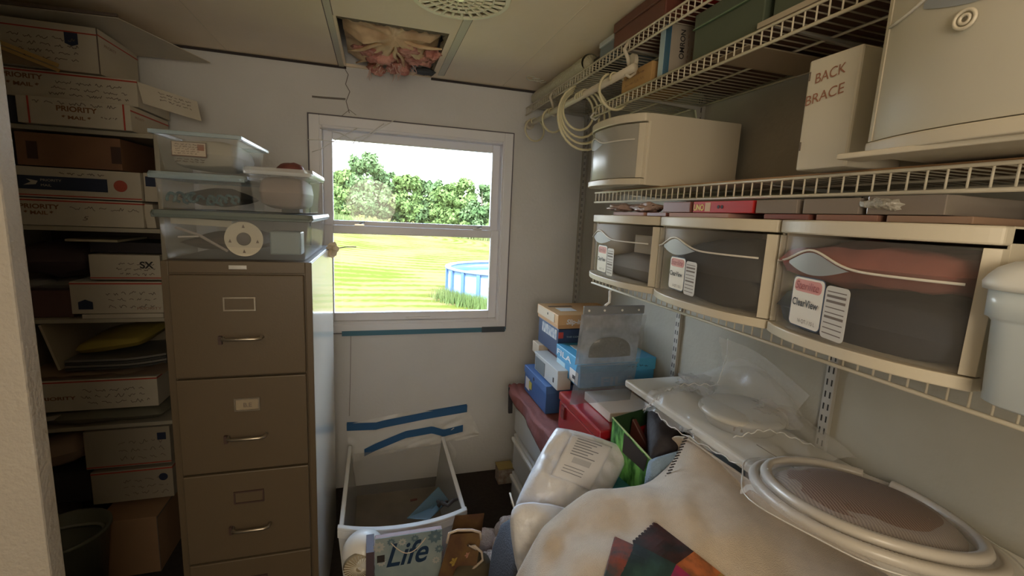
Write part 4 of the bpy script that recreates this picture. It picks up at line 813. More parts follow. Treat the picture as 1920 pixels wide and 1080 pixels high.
# compartment with tray and yellow cushion
t = thing('tilted_tray', 'pale open box lid tilted on its side in the fourth compartment', 'tray', (-1.0, 2.2, .83))
part(t, 'base', MB().obox((-1.19, SY0+.27, 1.005), (.38, 0, .0), (.0, .0, -.0) if 0 else (.05, 0, -.17), (0, .006, 0)), mat('tray_tan', (.26,.21,.14), .8))
part(t, 'edge', MB().obox((-1.195, SY0+.0, 1.008), (.045, 0, -.175), (0, .27, 0), (.008, 0, .002)), mat('tray_edge', (.48,.42,.32), .7))
solo('yellow_pad', pillow([(-1.12,SY0+.03,.895),(-.90,SY0+.03,.925),(-.86,2.3,.95),(-1.08,2.3,.93)], .06, wr=.008, sharp=.25), mat('mustard_cloth', (.36,.27,.05), .9, var=.2), 'mustard yellow pad lying inside the tilted tray', 'pad')
for i, lb in enumerate(('bottom magazine of the dark curled stack under the mustard pad', 'second magazine from the bottom of the dark curled stack', 'third magazine of the dark curled stack under the mustard pad', 'top magazine of the dark curled stack under the mustard pad')):
    b = MB(); z = .826+.011*i; b.slab((lambda z: lambda u, v: (-1.135+.33*u, SY0+.01+.26*v, z+.055*max(0, u-.55)**1.5))(z), 16, 1, (0, 0, .008)); solo('magazine', b, mat(('mag_dark', 'mag_grey')[i % 2], ((.06,.06,.055), (.20,.19,.17))[i % 2], .5), lb, 'magazine', 'curled magazines in the fourth compartment')
b = MB(); b.smooth = True; b.grid(lambda u, v: (-1.27+.46*u, SY0-.008+.3*v, .812+.008*noise.noise(Vector((u*9, v*5, 1)))+(.035*max(0, u-.8)*5 if u > .8 else 0)), 30, 10); b.grid(lambda u, v: (-.81-.46*u, SY0-.008+.3*v, .803), 4, 1)
solo('tissue_sheet', b, mat('peach_tissue', (.42,.31,.22), .8), 'crumpled peach tissue under the dark curled magazines', 'tissue')
t = mailer('white mailing box covered in handwriting below the crumpled peach tissue', -1.23, -.835, .672, .795, y0=SY0-.01, stripe='top', words=[('PRIORITY', .03, .38, .018, .3)], hand=1, seed=9)
solo('loose_paper', MB().obox((-1.28, SY0-.04, .640), (.12, .0, .012), (0, .2, 0), (0, 0, .002)), mat('paper_white', (.55,.52,.45), .7), 'loose white paper corner sticking out below the handwritten box', 'paper')
solo('folded_garment_bag', pillow([(-1.24,SY0-.01,.637),(-.82,SY0-.01,.632),(-.82,2.33,.637),(-1.24,2.33,.637)], .062, wr=.01, sharp=.2), mat('olive_plastic', (.17,.16,.12), .35), 'olive-grey folded plastic bag lying on the lowest visible board', 'bag')
t = mailer('white mailing box in painted shade with small navy crest under the lowest visible board', -1.10, -.812, .415, .575, m_=mat('shaded_carton', (.36,.31,.24), .7), seed=11, stripe='bot'); part(t, 'crest', MB().box((-.855, SY0+.003, .52), (-.825, SY0+.0044, .55)), M_navy)  # darker copy of the white cardboard, low-shelf shade put into the colour
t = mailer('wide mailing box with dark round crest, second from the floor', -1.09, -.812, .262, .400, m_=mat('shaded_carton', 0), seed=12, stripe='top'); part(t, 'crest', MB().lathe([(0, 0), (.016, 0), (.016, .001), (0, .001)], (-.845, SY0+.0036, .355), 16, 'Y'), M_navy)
solo('pink_pillow', pillow([(-1.27,SY0+.0,.47),(-1.12,SY0+.0,.50),(-1.12,2.3,.5),(-1.27,2.3,.47)], .13, wr=.01, sharp=.35), mat('dusty_cloth', (.30,.21,.15), .9), 'soft dusty beige cloth bundle left of the crested boxes', 'cloth')
solo('dark_jug', MB().box((-1.27, SY0+.02, .27), (-1.10, 2.3, .40)), M_dark, 'dark case beneath the dusty beige cloth bundle', 'case', bevel=.01)
t = mailer('large brown carton standing on the floor beside the cabinet', -1.04, -.835, .0, .245, y0=SY0-.10, y1=2.33, m_=M_brown, stripe='', hand=0, name='brown_carton', group=None)
part(t, 'edge_tape', MB().box((-.8375, SY0-.101, .0), (-.8345, SY0-.0995, .245)).box((-.8348, SY0-.10, .236), (-.8342, 2.33, .243)), M_ink)
# trash can on the floor
t = thing('waste_bin', 'grey-green round waste bin with a liner, low in front of the left shelves', 'bin', (-1.06, 1.86, 0))
part(t, 'body', MB().lathe([(0, 0), (.095, 0), (.125, .30), (.131, .305), (.131, .315), (.121, .315), (.092, .01), (0, .01)], (-1.06, 1.83, 0), 40), mat('bin_green', (.14,.15,.12), .4), smooth=True)
part(t, 'liner_ring', MB().tube([(-1.06+.105*math.cos(a), 1.83+.105*math.sin(a), .27+.006*math.sin(3*a)) for a in np.linspace(0, 2*PI, 36)[:-1]], .006, 6, True), mat('liner_grey', (.30,.31,.27), .4), smooth=True)

# ================================================================== open drawer standing on the floor under the window
DX0, DX1, DY0, DY1, DZ = -.128, .345, 1.665, 2.30, .285
t = thing('open_drawer', 'large open white plastic drawer standing on the floor below the taped plastic', 'drawer', ((DX0+DX1)/2, 2.0, 0))
fx = lambda u: DX0-.012+(DX1-DX0+.024)*u
fy = lambda u: DY0-.055*(1-abs(2*u-1)**2.2)
b = MB(); b.slab(lambda u, v: (fx(u)+(.5-u)*.05*(1-v), fy(u), .0+DZ*v), 24, 8, (0, .004, 0)); fr_ = part(t, 'front_panel', b, mat('pearl_plastic', (.66,.66,.65), .3))
b = MB(); b.slab(lambda u, v: (fx(u), fy(u)-.010+.026*v, DZ), 24, 1, (0, 0, .014)); part(t, 'front_lip', b, M_white, bevel=.004)
b = MB(); b.slab(lambda u, v: (fx(u), fy(u)-.010, DZ-.028+.03*v), 24, 1, (0, .006, 0)); part(t, 'front_lip', b, M_white, bevel=.002)
for x in (DX0, DX1):
    s_ = 1 if x == DX0 else -1
    part(t, 'side_wall', MB().add([(x+s_*.03, DY0, .004), (x+s_*.03, DY1, .004), (x, DY1, DZ), (x, DY0, DZ), (x+s_*.034, DY0, .004), (x+s_*.034, DY1, .004), (x+s_*.004, DY1, DZ), (x+s_*.004, DY0, DZ)], [(0,1,2,3),(7,6,5,4),(0,4,5,1),(2,6,7,3),(1,5,6,2),(0,3,7,4)]), mat('side_plastic', (.50,.48,.44), .25, alpha=.62))
    part(t, 'side_rim', MB().box((x-.008, DY0-.005, DZ-.003), (x+.010, DY1, DZ+.007)), M_white, bevel=.004)
part(t, 'back_wall', MB().box((DX0+.02, DY1-.004, .004), (DX1-.02, DY1, DZ-.04)), mat('side_plastic_clear', (.50,.48,.44), .2, alpha=.18))
part(t, 'bottom', MB().box((DX0+.03, DY0, .0), (DX1-.03, DY1, .005)), mat('drawer_bottom', (.20,.165,.12), .4, var=.3))
q = at(756, 1003, Y=DY0-.062); nrm = Vector((0,-1,0))
part(fr_, 'label_sticker', MB().prism(rrect(.075, .06, .008), (q.x-.042, DY0-.0605, DZ-.085), XR, UP, (0,.001,0)), M_navy)
part(fr_, 'sticker_face', MB().prism(rrect(.071, .056, .007), (q.x-.040, DY0-.061, DZ-.083), XR, UP, (0,.001,0)), mat('sticker_white', 0))
part(fr_, 'logo_oval', MB().prism(rrect(.058, .022, .009), (q.x-.033, DY0-.0615, DZ-.052), XR, UP, (0,.001,0)), mat('logo_red', 0))
text(fr_, 'Sterilite', (q.x-.028, DY0-.0620, DZ-.046), XR, UP, .018, mat('logo_dark_red', 0), width=.046, shear=.2)
b = MB(); q_ = [at(762, 972, Y=1.705), at(822, 912, Y=1.80), at(842, 938, Y=1.77), at(804, 975, Y=1.66)]; b.slab(lambda u, v: q_[0]*(1-u)*(1-v)+q_[1]*u*(1-v)+q_[2]*u*v+q_[3]*(1-u)*v, 1, 1, (.004, .022, -.018))
solo('blue_binder', b, mat('steel_blue_plastic', (.07,.13,.17), .25), 'blue-grey plastic binder leaning inside the open white drawer', 'binder', bevel=.003)
b = MB(); b.smooth = True
b.tube([at(x, y, Z=z) for x, y, z in ((822,948,.285),(828,942,.30),(840,948,.305),(850,938,.31),(858,936,.305))], [.010,.008,.007,.008,.006], 7); b.tube([at(x, y, Z=z) for x, y, z in ((820,940,.29),(832,946,.30),(838,940,.30))], .007, 6)
solo('black_strap', b, M_blk, 'black strap draped over the right front corner of the open drawer', 'strap')
solo('red_scrap', MB().obox((.17, 2.19, .006), (.035, .005, 0), (0, .012, 0), (0, 0, .004)), mat('maroon_scrap', (.14,.04,.03), .7), 'tiny dark red scrap lying at the back of the open drawer', 'scrap')
# little carton on the floor by the tower
t = thing('small_carton', 'small white carton with yellow top standing on the floor beside the drawer tower', 'box', (.70, 2.28, 0))
part(t, 'body', MB().box((.655, 2.245, 0), (.742, 2.32, .088)), mat('carton_white', (.50,.46,.40), .7, col2=(.30,.20,.15), vscale=30), bevel=.002)
part(t, 'top_panel', MB().box((.653, 2.243, .088), (.744, 2.322, .094)), mat('carton_yellow', (.40,.30,.10), .6))
solo('thin_cable', MB().tube([at(x, y, Y=v) for x, y, v in ((956,924,1.16),(962,945,1.13),(970,975,1.10),(975,1000,1.10))], .003, 6), M_white, 'thin white curved strip sticking up beside the navy suitcase', 'strip', smooth=True)

# ================================================================== drawer tower with shoe boxes
TX, TXB, TY0, TY1, TZ = .662, 1.08, 1.04, 2.06, .635
t = thing('drawer_tower', 'white plastic drawer tower under the shoe boxes in the far right corner', 'drawers', (.87, 1.55, 0))
part(t, 'carcass', MB().box((TX+.02, TY0, 0), (TXB, TY1, TZ)), M_white, bevel=.006)
for k in range(3):
    z0_ = .02+k*.203; d = part(t, 'drawer', MB().box((TX+.004, TY0+.02, z0_), (TX+.022, TY1-.015, z0_+.185)), mat('drawer_grey_white', (.56,.56,.55), .35), bevel=.006)
    b = MB().box((TX-.006, TY0+.02, z0_+.150), (TX+.006, TY1-.015, z0_+.168)).box((TX-.004, TY0+.02, z0_+.0), (TX+.006, TY1-.015, z0_+.012)); part(d, 'pull_lip', MB().box((TX-.008, TY0+.02, z0_+.150), (TX+.006, TY1-.015, z0_+.168)), M_white, bevel=.004)
def F(u, v):
    y = 2.10-.84*v; h = .018+.14*v+.015*math.sin(v*11); r_ = .012*noise.noise(Vector((u*4, v*9, 4)))
    L = .16+h; s_ = u*L
    if s_ < h: return (TX-.018-.006*math.sin(v*17)-abs(r_), y, TZ+.006-h+s_)
    return (TX-.018+(s_-h), y, TZ+.007+.010*abs(noise.noise(Vector((u*6, v*7, 9)))))
b = MB(); b.slab(F, 36, 60, (.002, 0, .002)); solo('burgundy_cloth', b, mat('burgundy_fabric', (.30,.10,.085), .85, var=.25, bump=.4, bscale=30), 'dusty burgundy cloth draped over the left edge of the drawer tower', 'cloth', smooth=True)
solo('dark_board', MB().obox((.640, 2.065, .505), (.02, 0, 0), (0, .012, 0), (-.004, 0, .135)), M_dark, 'dark strip hanging at the far top corner of the drawer tower', 'strip')
zt = TZ+.020
t = carton('blue_shoe_box', 'royal blue shoe box with yellow label at the far left of the drawer tower', 'shoe box', (.695, 1.715, zt), (.84, 2.005, zt+.125), mat('blue_card', (.045,.11,.28), .5), .002, lid=.035, lidm=mat('blue_lid', (.06,.14,.34), .5))
part(t, 'white_label', MB().box((.6935, 1.93, zt+.02), (.695, 1.985, zt+.075)), mat('sticker_white', 0)); part(t, 'yellow_label', MB().box((.6930, 1.90, zt+.035), (.6945, 1.935, zt+.07)), mat('label_yellow', (.60,.50,.08), .5))
part(t, 'finger_hole', MB().lathe([(0,0),(.009,0),(.009,.0015),(0,.0015)], (.6915, 1.87, zt+.10), 14, 'X'), M_blk)
t = carton('grey_shoe_box', 'slim white and grey shoe box lying on the royal blue shoe box', 'shoe box', (.715, 1.65, zt+.130), (.775, 1.93, zt+.215), mat('grey_white_card', (.50,.49,.46), .6), .002, lid=.012)
part(t, 'grey_panel', MB().box((.7135, 1.80, zt+.135), (.7152, 1.92, zt+.195)), mat('mid_grey', (.17,.18,.18), .6)); part(t, 'small_mark', MB().box((.7135, 1.69, zt+.15), (.7150, 1.70, zt+.17)), M_blk)
carton('black_shoe_box', 'black shoe box under the light blue shoe box', 'shoe box', (.845, 1.615, zt), (1.06, 1.95, zt+.178), mat('black_card', (.022,.02,.022), .6), .002, lid=.03)
zf = zt+.182
solo('tan_block', MB().box((.96, 1.50, zt), (1.07, 1.612, zf-.002)), mat('peach_card', (.42,.32,.25), .7), 'peach carton propping the right end of the light blue shoe box', 'carton')
t = carton('light_blue_shoe_box', 'light blue shoe box lettered FILA on its lid, behind the hanging pouch', 'shoe box', (.758, 1.535, zf), (1.088, 1.775, zf+.112), mat('sky_blue_card', (.06,.27,.48), .5), .002, lid=.05, lidm=mat('sky_blue_lid', (.07,.33,.55), .45))
text(t, 'FILA', (.7543, 1.765, zf+.073), NY, UP, .034, mat('print_white', (.75,.75,.75), .5), width=.15, bold=.02)
part(t, 'lid_top_panel', MB().box((.80, 1.56, zf+.112), (1.0, 1.74, zf+.1132)), mat('pale_print', (.55,.58,.58), .5))
part(t, 'size_label', MB().box((.7565, 1.55, zf+.006), (.7582, 1.63, zf+.055)), mat('sticker_white', 0)); part(t, 'side_label', MB().box((.7565, 1.68, zf+.004), (.7582, 1.77, zf+.052)), mat('pale_cyan', (.40,.58,.66), .5)); part(t, 'label_mark', MB().box((.7558, 1.575, zf+.02), (.7566, 1.60, zf+.035)), M_blk)
text(t, 'FILA', (.85, 1.5345, zf+.006), XR, UP, .048, mat('print_blue', (.16,.30,.46), .5), width=.16, bold=.02)
scribble(t, (.96, 1.5318, zf+.070), XR, UP, .10, .02, 1, M_blk, 16, .001, 'small_print')
zn = zf+.1145
t = carton('navy_shoe_box', 'navy shoe box with red mark, between the orange and the light blue shoe boxes', 'shoe box', (.762, 1.782, zn-.062), (1.07, 2.03, zn+.058), mat('navy_card2', (.022,.045,.11), .5), .002)
part(t, 'red_mark', MB().box((.762, 1.7805, zn+.018), (.785, 1.782, zn+.045)), M_red); part(t, 'end_label', MB().box((.7605, 1.80, zn+.005), (.762, 1.98, zn+.05)), mat('patchy_label', (.58,.56,.52), .6, col2=(.15,.2,.3), vscale=40))
text(t, 'THE COMFORT', (.80, 1.7812, zn+.020), XR, UP, .010, mat('pale_blue', 0), width=.10)
t = carton('orange_shoe_box', 'orange-tan shoe box lettered Slip-ins, topmost on the drawer tower', 'shoe box', (.758, 1.782, zn+.060), (1.07, 2.04, zn+.122), mat('orange_card2', (.50,.27,.11), .5), .002, lid=.046, lidm=mat('orange_lid', (.58,.34,.15), .5))
text(t, 'Slip-ins', (.795, 1.7785, zn+.082), XR, UP, .030, mat('print_white', 0), width=.085, bold=.03, shear=.2)
part(t, 'top_print', MB().box((.80, 1.86, zn+.122), (.88, 1.93, zn+.1228)), mat('print_white', 0)); part(t, 'top_band', MB().box((.78, 1.955, zn+.122), (.90, 1.975, zn+.1228)), mat('dark_print', (.10,.07,.05), .5))
part(t, 'cream_end', MB().box((.7535, 1.82, zn+.08), (.7552, 2.03, zn+.118)), mat('cream_print', (.62,.50,.36), .5)); part(t, 'finger_hole', MB().lathe([(0,0),(.006,0),(.006,.001),(0,.001)], (.7530, 1.90, zn+.104), 10, 'X'), M_blk)
carton('cream_shoe_box', 'cream box end peeking out below the navy shoe box', 'box', (.742, 1.96, zt+.180), (1.0, 2.05, zn-.064), mat('cream_print', 0), .002)
carton('maroon_shoe_box', 'dark maroon box end between the black and the navy shoe boxes', 'box', (.780, 1.785, zt+.181), (1.0, 1.94, zn-.064), mat('maroon_card', (.10,.025,.03), .6), .002)
t = carton('red_tool_box', 'glossy red metal box in front of the shoe boxes on the drawer tower', 'box', (.705, 1.255, zt), (.945, 1.598, zt+.150), mat('red_enamel', (.30,.012,.015), .25, coat=.5), .006, lid=.035)
part(t, 'latch', MB().box((.698, 1.53, zt+.06), (.706, 1.56, zt+.11)).lathe([(0,0),(.012,0),(.012,.004),(0,.004)], (.697, 1.545, zt+.085), 14, 'X'), mat('red_dark_metal', (.16,.02,.02), .3))
part(t, 'name_plate', MB().box((.80, 1.2535, zt+.05), (.86, 1.255, zt+.075)), mat('plate_grey', (.30,.28,.27), .4))
t = carton('white_lid_box', 'flat beige-white box lying on the red metal box', 'box', (.765, 1.30, zt+.152), (.945, 1.50, zt+.184), mat('beige_white', (.58,.50,.42), .6), .002)

# ================================================================== white table along the right wall
t = thing('white_table', 'narrow white plastic-topped table along the right wall under the lowest shelf', 'table', (.965, .83, 0))
part(t, 'tabletop', MB().box((.842, .28, .912), (1.092, 1.352, .938)), mat('table_white', (.62,.60,.54), .35), bevel=.007)
for x in (.87, 1.07):
    for y in (.32, 1.0): part(t, 'leg', MB().tube([(x, y, 0), (x, y, .913)], .011, 8), M_metal, smooth=True)
part(t, 'groove', MB().box((.935, .45, .9375), (.938, .86, .9384)), M_ink)
# round lid in a clear bag
t = thing('round_tray', 'large round greyish-white plastic tray lying in a clear bag on the white table', 'lid', (.985, .975, .94))
part(t, 'disc', MB().lathe([(0, .052), (.100, .050), (.112, .045), (.114, .036), (.100, .030), (.09, .004), (0, .004)], (.985, .968, .938), 48), mat('lid_grey', (.50,.48,.43), .3), smooth=True)
part(t, 'handle_slot', MB().box((.905, .905, .955), (.912, .908, .966)), M_ink)
part(t, 'handle_slot', MB().box((.918, .895, .955), (.925, .898, .966)), M_ink)
M_film2 = mat('bag_film', (.80,.80,.78), .12, alpha=.30, spec=1, bump=.5, bscale=22)
rows = [[(1.09,1.22,1.00),(.97,1.24,.955),(.84,1.20,.945),(.80,1.16,.90)],
        [(1.09,1.10,1.08),(1.0,1.09,1.0),(.86,1.10,.985),(.79,1.10,.93)],
        [(1.09,.97,1.06),(.99,.97,1.00),(.86,.98,.97),(.80,.99,.925)],
        [(1.09,.86,1.0),(1.0,.85,.99),(.88,.86,.965),(.81,.88,.93)],
        [(1.09,.72,.96),(.98,.74,.955),(.90,.76,.95),(.82,.78,.935)]]
P = patch(rows); b = MB(); b.smooth = True
b.grid(lambda u, v: P(u, v)+Vector((0, 0, .014*noise.noise(Vector((u*7, v*6, 5)))+.007*abs(noise.noise(Vector((u*19, v*15, 2)))))), 60, 60)
t = thing('clear_bag', 'clear plastic bag draped over the round tray on the white table', 'bag', (.95, .98, .94)); part(t, 'film', b, M_film2)
b = MB(); b.smooth = True
for pts in ((.79,1.15,.915),(.80,1.12,.955),(.84,1.14,.965)),((.80,1.10,.93),(.795,1.03,.925),(.805,.95,.925),(.815,.86,.93),(.82,.78,.935)),((.84,1.12,.985),(.93,1.15,.99),(1.02,1.10,1.0)),((.86,.86,.965),(.95,.84,.985),(1.03,.78,.965)),((1.01,1.10,1.0),(1.06,1.13,1.08),(1.085,1.16,1.13)): b.tube([patch([pts, pts])(k_/24, .5)+Vector((0,0,.004*math.sin(k_*1.7))) for k_ in range(25)], .0016, 5)
part(t, 'bunched_edge', b, mat('bag_edge', (.80,.78,.74), .25, alpha=.65, spec=1))
for i, (x, y, z, r_, lb) in enumerate(((1.04,1.22,.955,.05,'shiny crumpled clear wrapper against the wall beyond the round tray'),(1.06,.93,.985,.045,'shiny crumpled clear wrapper against the wall right of the round tray'))):
    solo('crumpled_wrapper', blob((x, y, z), r_, r_*1.1, .022, 11+i, .9, 34), mat('wrapper_film', (.55,.50,.45), .08, alpha=.35, spec=1, bump=1, bscale=40), lb, 'wrapper', 'crumpled wrappers on the white table')
b = MB(); b.smooth = True
P2 = patch([[(1.02,1.12,.95),(1.07,1.02,.97),(1.085,.90,.96)],[(1.06,1.14,1.04),(1.085,1.02,1.06),(1.09,.88,1.02)],[(1.05,1.16,1.14),(1.09,1.04,1.12),(1.092,.86,1.06)]]); b.grid(lambda u, v: P2(u, v)+Vector((-.008*abs(noise.noise(Vector((u*6, v*6, 8)))), 0, 0)), 24, 24)
part(t, 'upright_film', b, M_film2)
# coiled hose in a clear bag, nearest
HC = Vector((.905, .575, .968)); tilt = Matrix.Rotation(math.radians(-4), 3, 'X') @ Matrix.Rotation(math.radians(6), 3, 'Y')
M_hose = mat('hose_white', (.50,.46,.41), .3)
t = thing('coiled_hose', 'white ribbed hose coiled around a brown striped disc on the white table', 'hose', HC)
def ribbed(R0, z, r, a0, a1, n_=420):
    pts = []; rr = []
    for k in range(n_+1):
        a = a0+(a1-a0)*k/n_; pts.append(HC+tilt @ Vector((R0*math.cos(a)*.98+.006*math.sin(3*a), R0*1.05*math.sin(a), z+.004*math.sin(2*a)))); rr.append(r*(1+.10*(k % 2)))
    return MB().tube(pts, rr, 8)
part(t, 'outer_loop', ribbed(.184, -.010, .0105, 0, 2*PI*.98), M_hose, smooth=True)
part(t, 'inner_loop', ribbed(.163, .004, .0105, .6, 2*PI+.3), M_hose, smooth=True)
m_ = bpy.data.materials.new('striped_disc'); m_.use_nodes = True; n = m_.node_tree; bs = n.nodes['Principled BSDF']; bs.inputs['Roughness'].default_value = .6
tc_ = n.nodes.new('ShaderNodeTexCoord'); wv = n.nodes.new('ShaderNodeTexWave'); wv.inputs['Scale'].default_value = 60; wv.inputs['Distortion'].default_value = 1.5; mp = n.nodes.new('ShaderNodeMapping'); mp.inputs['Rotation'].default_value = (0, 0, math.radians(25))
rp = n.nodes.new('ShaderNodeValToRGB'); rp.color_ramp.elements[0].color = (.115,.068,.055,1); rp.color_ramp.elements[1].color = (.27,.20,.16,1)
n.links.new(tc_.outputs['Object'], mp.inputs[0]); n.links.new(mp.outputs[0], wv.inputs['Vector']); n.links.new(wv.outputs['Fac'], rp.inputs[0]); n.links.new(rp.outputs[0], bs.inputs['Base Color'])
part(t, 'striped_disc', MB().lathe([(0, .026), (.08, .024), (.125, .014), (.150, -.004), (.150, -.014), (0, -.014)], HC, 48, tilt=tilt), m_, smooth=True)
for a_ in (.35, 1.95):
    d = Vector((math.cos(a_), math.sin(a_), 0)); p0 = HC+tilt @ (d*-.10+Vector((0,0,.021))); p1 = HC+tilt @ (d*.10+Vector((0,0,.021))); part(t, 'crease', MB().tube([p0, HC+tilt @ Vector((0,0,.0235)), p1], .0011, 5), M_ink)
b = MB(); b.smooth = True; b.grid(lambda u, v: (lambda a, r_: HC+tilt @ Vector((math.cos(a)*.205*r_*(1+.05*math.sin(5*a)), math.sin(a)*.215*r_*(1+.06*math.sin(4*a+1)), .040*(1-r_**3)-.018+.005*noise.noise(Vector((u*9, v*6, 1))))))(2*PI*u, v), 60, 16)
t2 = thing('hose_bag', 'clear plastic bag around the coiled white hose', 'bag', HC); part(t2, 'film', b, mat('bag_film_thin', (.72,.68,.64), .15, alpha=.30, spec=1, bump=.6, bscale=16))
tip = [at(1388, 922, X=.80), at(1440, 880, X=.80), at(1500, 905, X=.80), at(1450, 925, X=.79)]
b = MB(); b.smooth = True; b.grid(lambda u, v: tip[0].lerp(tip[1].lerp(tip[3], v), u)+Vector((0, 0, .006*math.sin(u*9+v*5))), 10, 8); part(t2, 'bag_corner', b, mat('bag_edge', 0))
part(t2, 'bag_seam', MB().tube([HC+tilt @ Vector((.212*math.cos(a)*(1+.05*math.sin(5*a)), .22*math.sin(a)*(1+.06*math.sin(4*a+1)), -.016)) for a in np.linspace(0, 2*PI, 60)], .0016, 4), mat('bag_edge', 0), smooth=True)

# ================================================================== soft heap in the foreground
M_fleece = mat('cream_fleece', (.56,.47,.37), .95, bump=.45, bscale=420, var=.10, vscale=30, sheen=.4)
B = [[(985,1085,.86),(1008,1030,.88),(1058,962,.92),(1120,925,.95),(1240,896,.96),(1300,826,1.0)],
     [(1020,1120,.74),(1065,1060,.79),(1115,1008,.82),(1195,965,.83),(1285,915,.86),(1365,890,.88)],
     [(1060,1200,.60),(1130,1130,.66),(1190,1080,.69),(1280,1020,.72),(1375,985,.73),(1450,950,.77)],
     [(1110,1330,.48),(1190,1270,.54),(1280,1200,.58),(1380,1130,.60),(1500,1075,.62),(1570,1020,.665)]]
G_ = [[at(x, y, Y=yv) for x, y, yv in r] for r in B]
for r_, e_ in zip(G_, ((.842,1.03,.885),(.842,.86,.900),(.842,.72,.903),(.845,.60,.903))): r_.append(Vector(e_))
back1 = [p+Vector((-.015, .05, -.07)) for p in G_[0]]; back2 = [Vector((p.x-.03, p.y+.10, p.z-.30)) for p in G_[0]]; back3 = [Vector((p.x-.03, p.y+.11, .04)) for p in G_[0]]
front1 = [Vector((p.x+.0, .36, p.z-.04)) for p in G_[3]]; front2 = [Vector((p.x, .30, .35)) for p in G_[3]]; front3 = [Vector((p.x, .29, .03)) for p in G_[3]]
rows = [back3, back2, back1]+G_+[front1, front2, front3]
rows = [[Vector((r[0].x-.05, r[0].y, max(.03, min(r[0].z-.5, .2)))), Vector((r[0].x-.035, r[0].y, max(.04, r[0].z-.20)))]+r for r in rows]
PB = patch(rows)
def fold(p): return (.015*math.sin(p.x*30+p.y*24+3.5*noise.noise(p*3.5))*max(0, min(1, (.78-p.x)*4+.15))+.006*math.sin(p.x*52-p.y*20+5*noise.noise(p*4)))*min(1, max(0, (p.z-.3)*3))+.006*noise.noise(p*14)+.0025*noise.noise(p*60)
b = MB(); b.slab(lambda u, v: (lambda p: p+Vector((0, -.4, 1)).normalized()*fold(p)*(1-u)**.5)(PB(u, v)), 96, 120, (0, .0, -.006))
solo('fleece_blanket', b, M_fleece, 'thick cream fleece blanket heaped across the foreground', 'blanket', smooth=True)
# blanket stitched hem
b = MB()
for k in range(17):
    u = k/16; p = at(1290-42*u, 806+86*u, Y=.985-.030*u); b.tube([p+Vector((-.004, -.004, .001)), p+Vector((.008, -.006, .004))], .0018, 5)
o = bpy.data.objects['fleece_blanket']; hem = part(o, 'hem_stitching', b, M_dark); hem['kind'] = 'stuff'
# patterned fleece throw on top
m_ = bpy.data.materials.new('patchwork_fleece'); m_.use_nodes = True; n = m_.node_tree; bs = n.nodes['Principled BSDF']; bs.inputs['Roughness'].default_value = .95
tc_ = n.nodes.new('ShaderNodeTexCoord'); vo = n.nodes.new('ShaderNodeTexVoronoi'); vo.inputs['Scale'].default_value = 9; n1 = n.nodes.new('ShaderNodeTexNoise'); n1.inputs['Scale'].default_value = 40
n.links.new(tc_.outputs['Object'], vo.inputs['Vector']); n.links.new(tc_.outputs['Object'], n1.inputs['Vector'])
sx = n.nodes.new('ShaderNodeSeparateColor'); n.links.new(vo.outputs['Color'], sx.inputs[0]); rp = n.nodes.new('ShaderNodeValToRGB'); rp.color_ramp.interpolation = 'CONSTANT'
cols = [(0, (.020,.050,.050)), (.22, (.060,.012,.012)), (.42, (.012,.016,.03)), (.55, (.025,.06,.055)), (.72, (.30,.07,.025)), (.84, (.03,.015,.012)), (.92, (.34,.02,.06))]
while len(rp.color_ramp.elements) < len(cols): rp.color_ramp.elements.new(.5)
for e, (p_, c_) in zip(rp.color_ramp.elements, cols): e.position = p_; e.color = (*c_, 1)
n.links.new(sx.outputs[0], rp.inputs[0]); mixc = n.nodes.new('ShaderNodeMix'); mixc.data_type = 'RGBA'; mixc.blend_type = 'MULTIPLY'; mixc.inputs[0].default_value = .6
rg = n.nodes.new('ShaderNodeValToRGB'); rg.color_ramp.elements[0].position = .4; rg.color_ramp.elements[1].position = .6; rg.color_ramp.elements[0].color = (.2,.2,.2,1)
n.links.new(n1.outputs[0], rg.inputs[0]); n.links.new(rp.outputs[0], mixc.inputs[6]); n.links.new(rg.outputs[0], mixc.inputs[7]); n.links.new(mixc.outputs[2], bs.inputs['Base Color']); M_patch = m_
from mathutils.bvhtree import BVHTree
bl = bpy.data.objects['fleece_blanket']; bvh = BVHTree.FromPolygons([v.co+bl.location for v in bl.data.vertices], [tuple(p.vertices) for p in bl.data.polygons])
def onb(x, y, off=.012):
    d = ray(x, y).normalized(); h = bvh.ray_cast(EYE, d)[0]
    if h is None: h = at(x, y, Y=.6)
    return h-d*off
th = thing('patterned_throw', 'multicoloured dark patchwork fleece throw lying on the cream blanket', 'throw', at(1230, 1050, Y=.66))
M_f = [mat('fleece_maroon', (.050,.014,.014), .95, col2=(.016,.012,.012), vscale=30), mat('fleece_teal', (.022,.060,.055), .95, col2=(.010,.020,.024), vscale=18), mat('fleece_orange', (.42,.12,.035), .95, col2=(.10,.05,.02), vscale=34),
       mat('fleece_magenta', (.40,.02,.10), .95, col2=(.06,.03,.08), vscale=14), mat('fleece_mixed', (.20,.05,.035), .95, col2=(.03,.05,.055), vscale=34), mat('fleece_gold', (.45,.28,.08), .95, col2=(.12,.06,.02), vscale=40)]
def piece(quad, nu, nv, zig, nm, m_, lb):
    A_, B_, C_, D_ = [Vector((*q, 0)) for q in quad]
    def f(u, v):
        p = A_*(1-u)*(1-v)+B_*u*(1-v)+C_*u*v+D_*(1-u)*v
        if zig and v < .02: p += Vector((-4, -4, 0))*(int(round(u*nu)) % 2)
        return onb(p.x, p.y)
    b = MB(); b.slab(f, nu, nv, (0, .005, -.006)); part(th, nm, b, m_, lb, smooth=False)
piece(((1190,1018),(1232,981),(1301,1034),(1268,1058)), 16, 8, 1, 'cloth_square', M_f[0], 'dark maroon square with pinked edge')
piece(((1190,1018),(1268,1058),(1240,1118),(1150,1110)), 10, 10, 0, 'cloth_square', M_f[1], 'dark teal square')
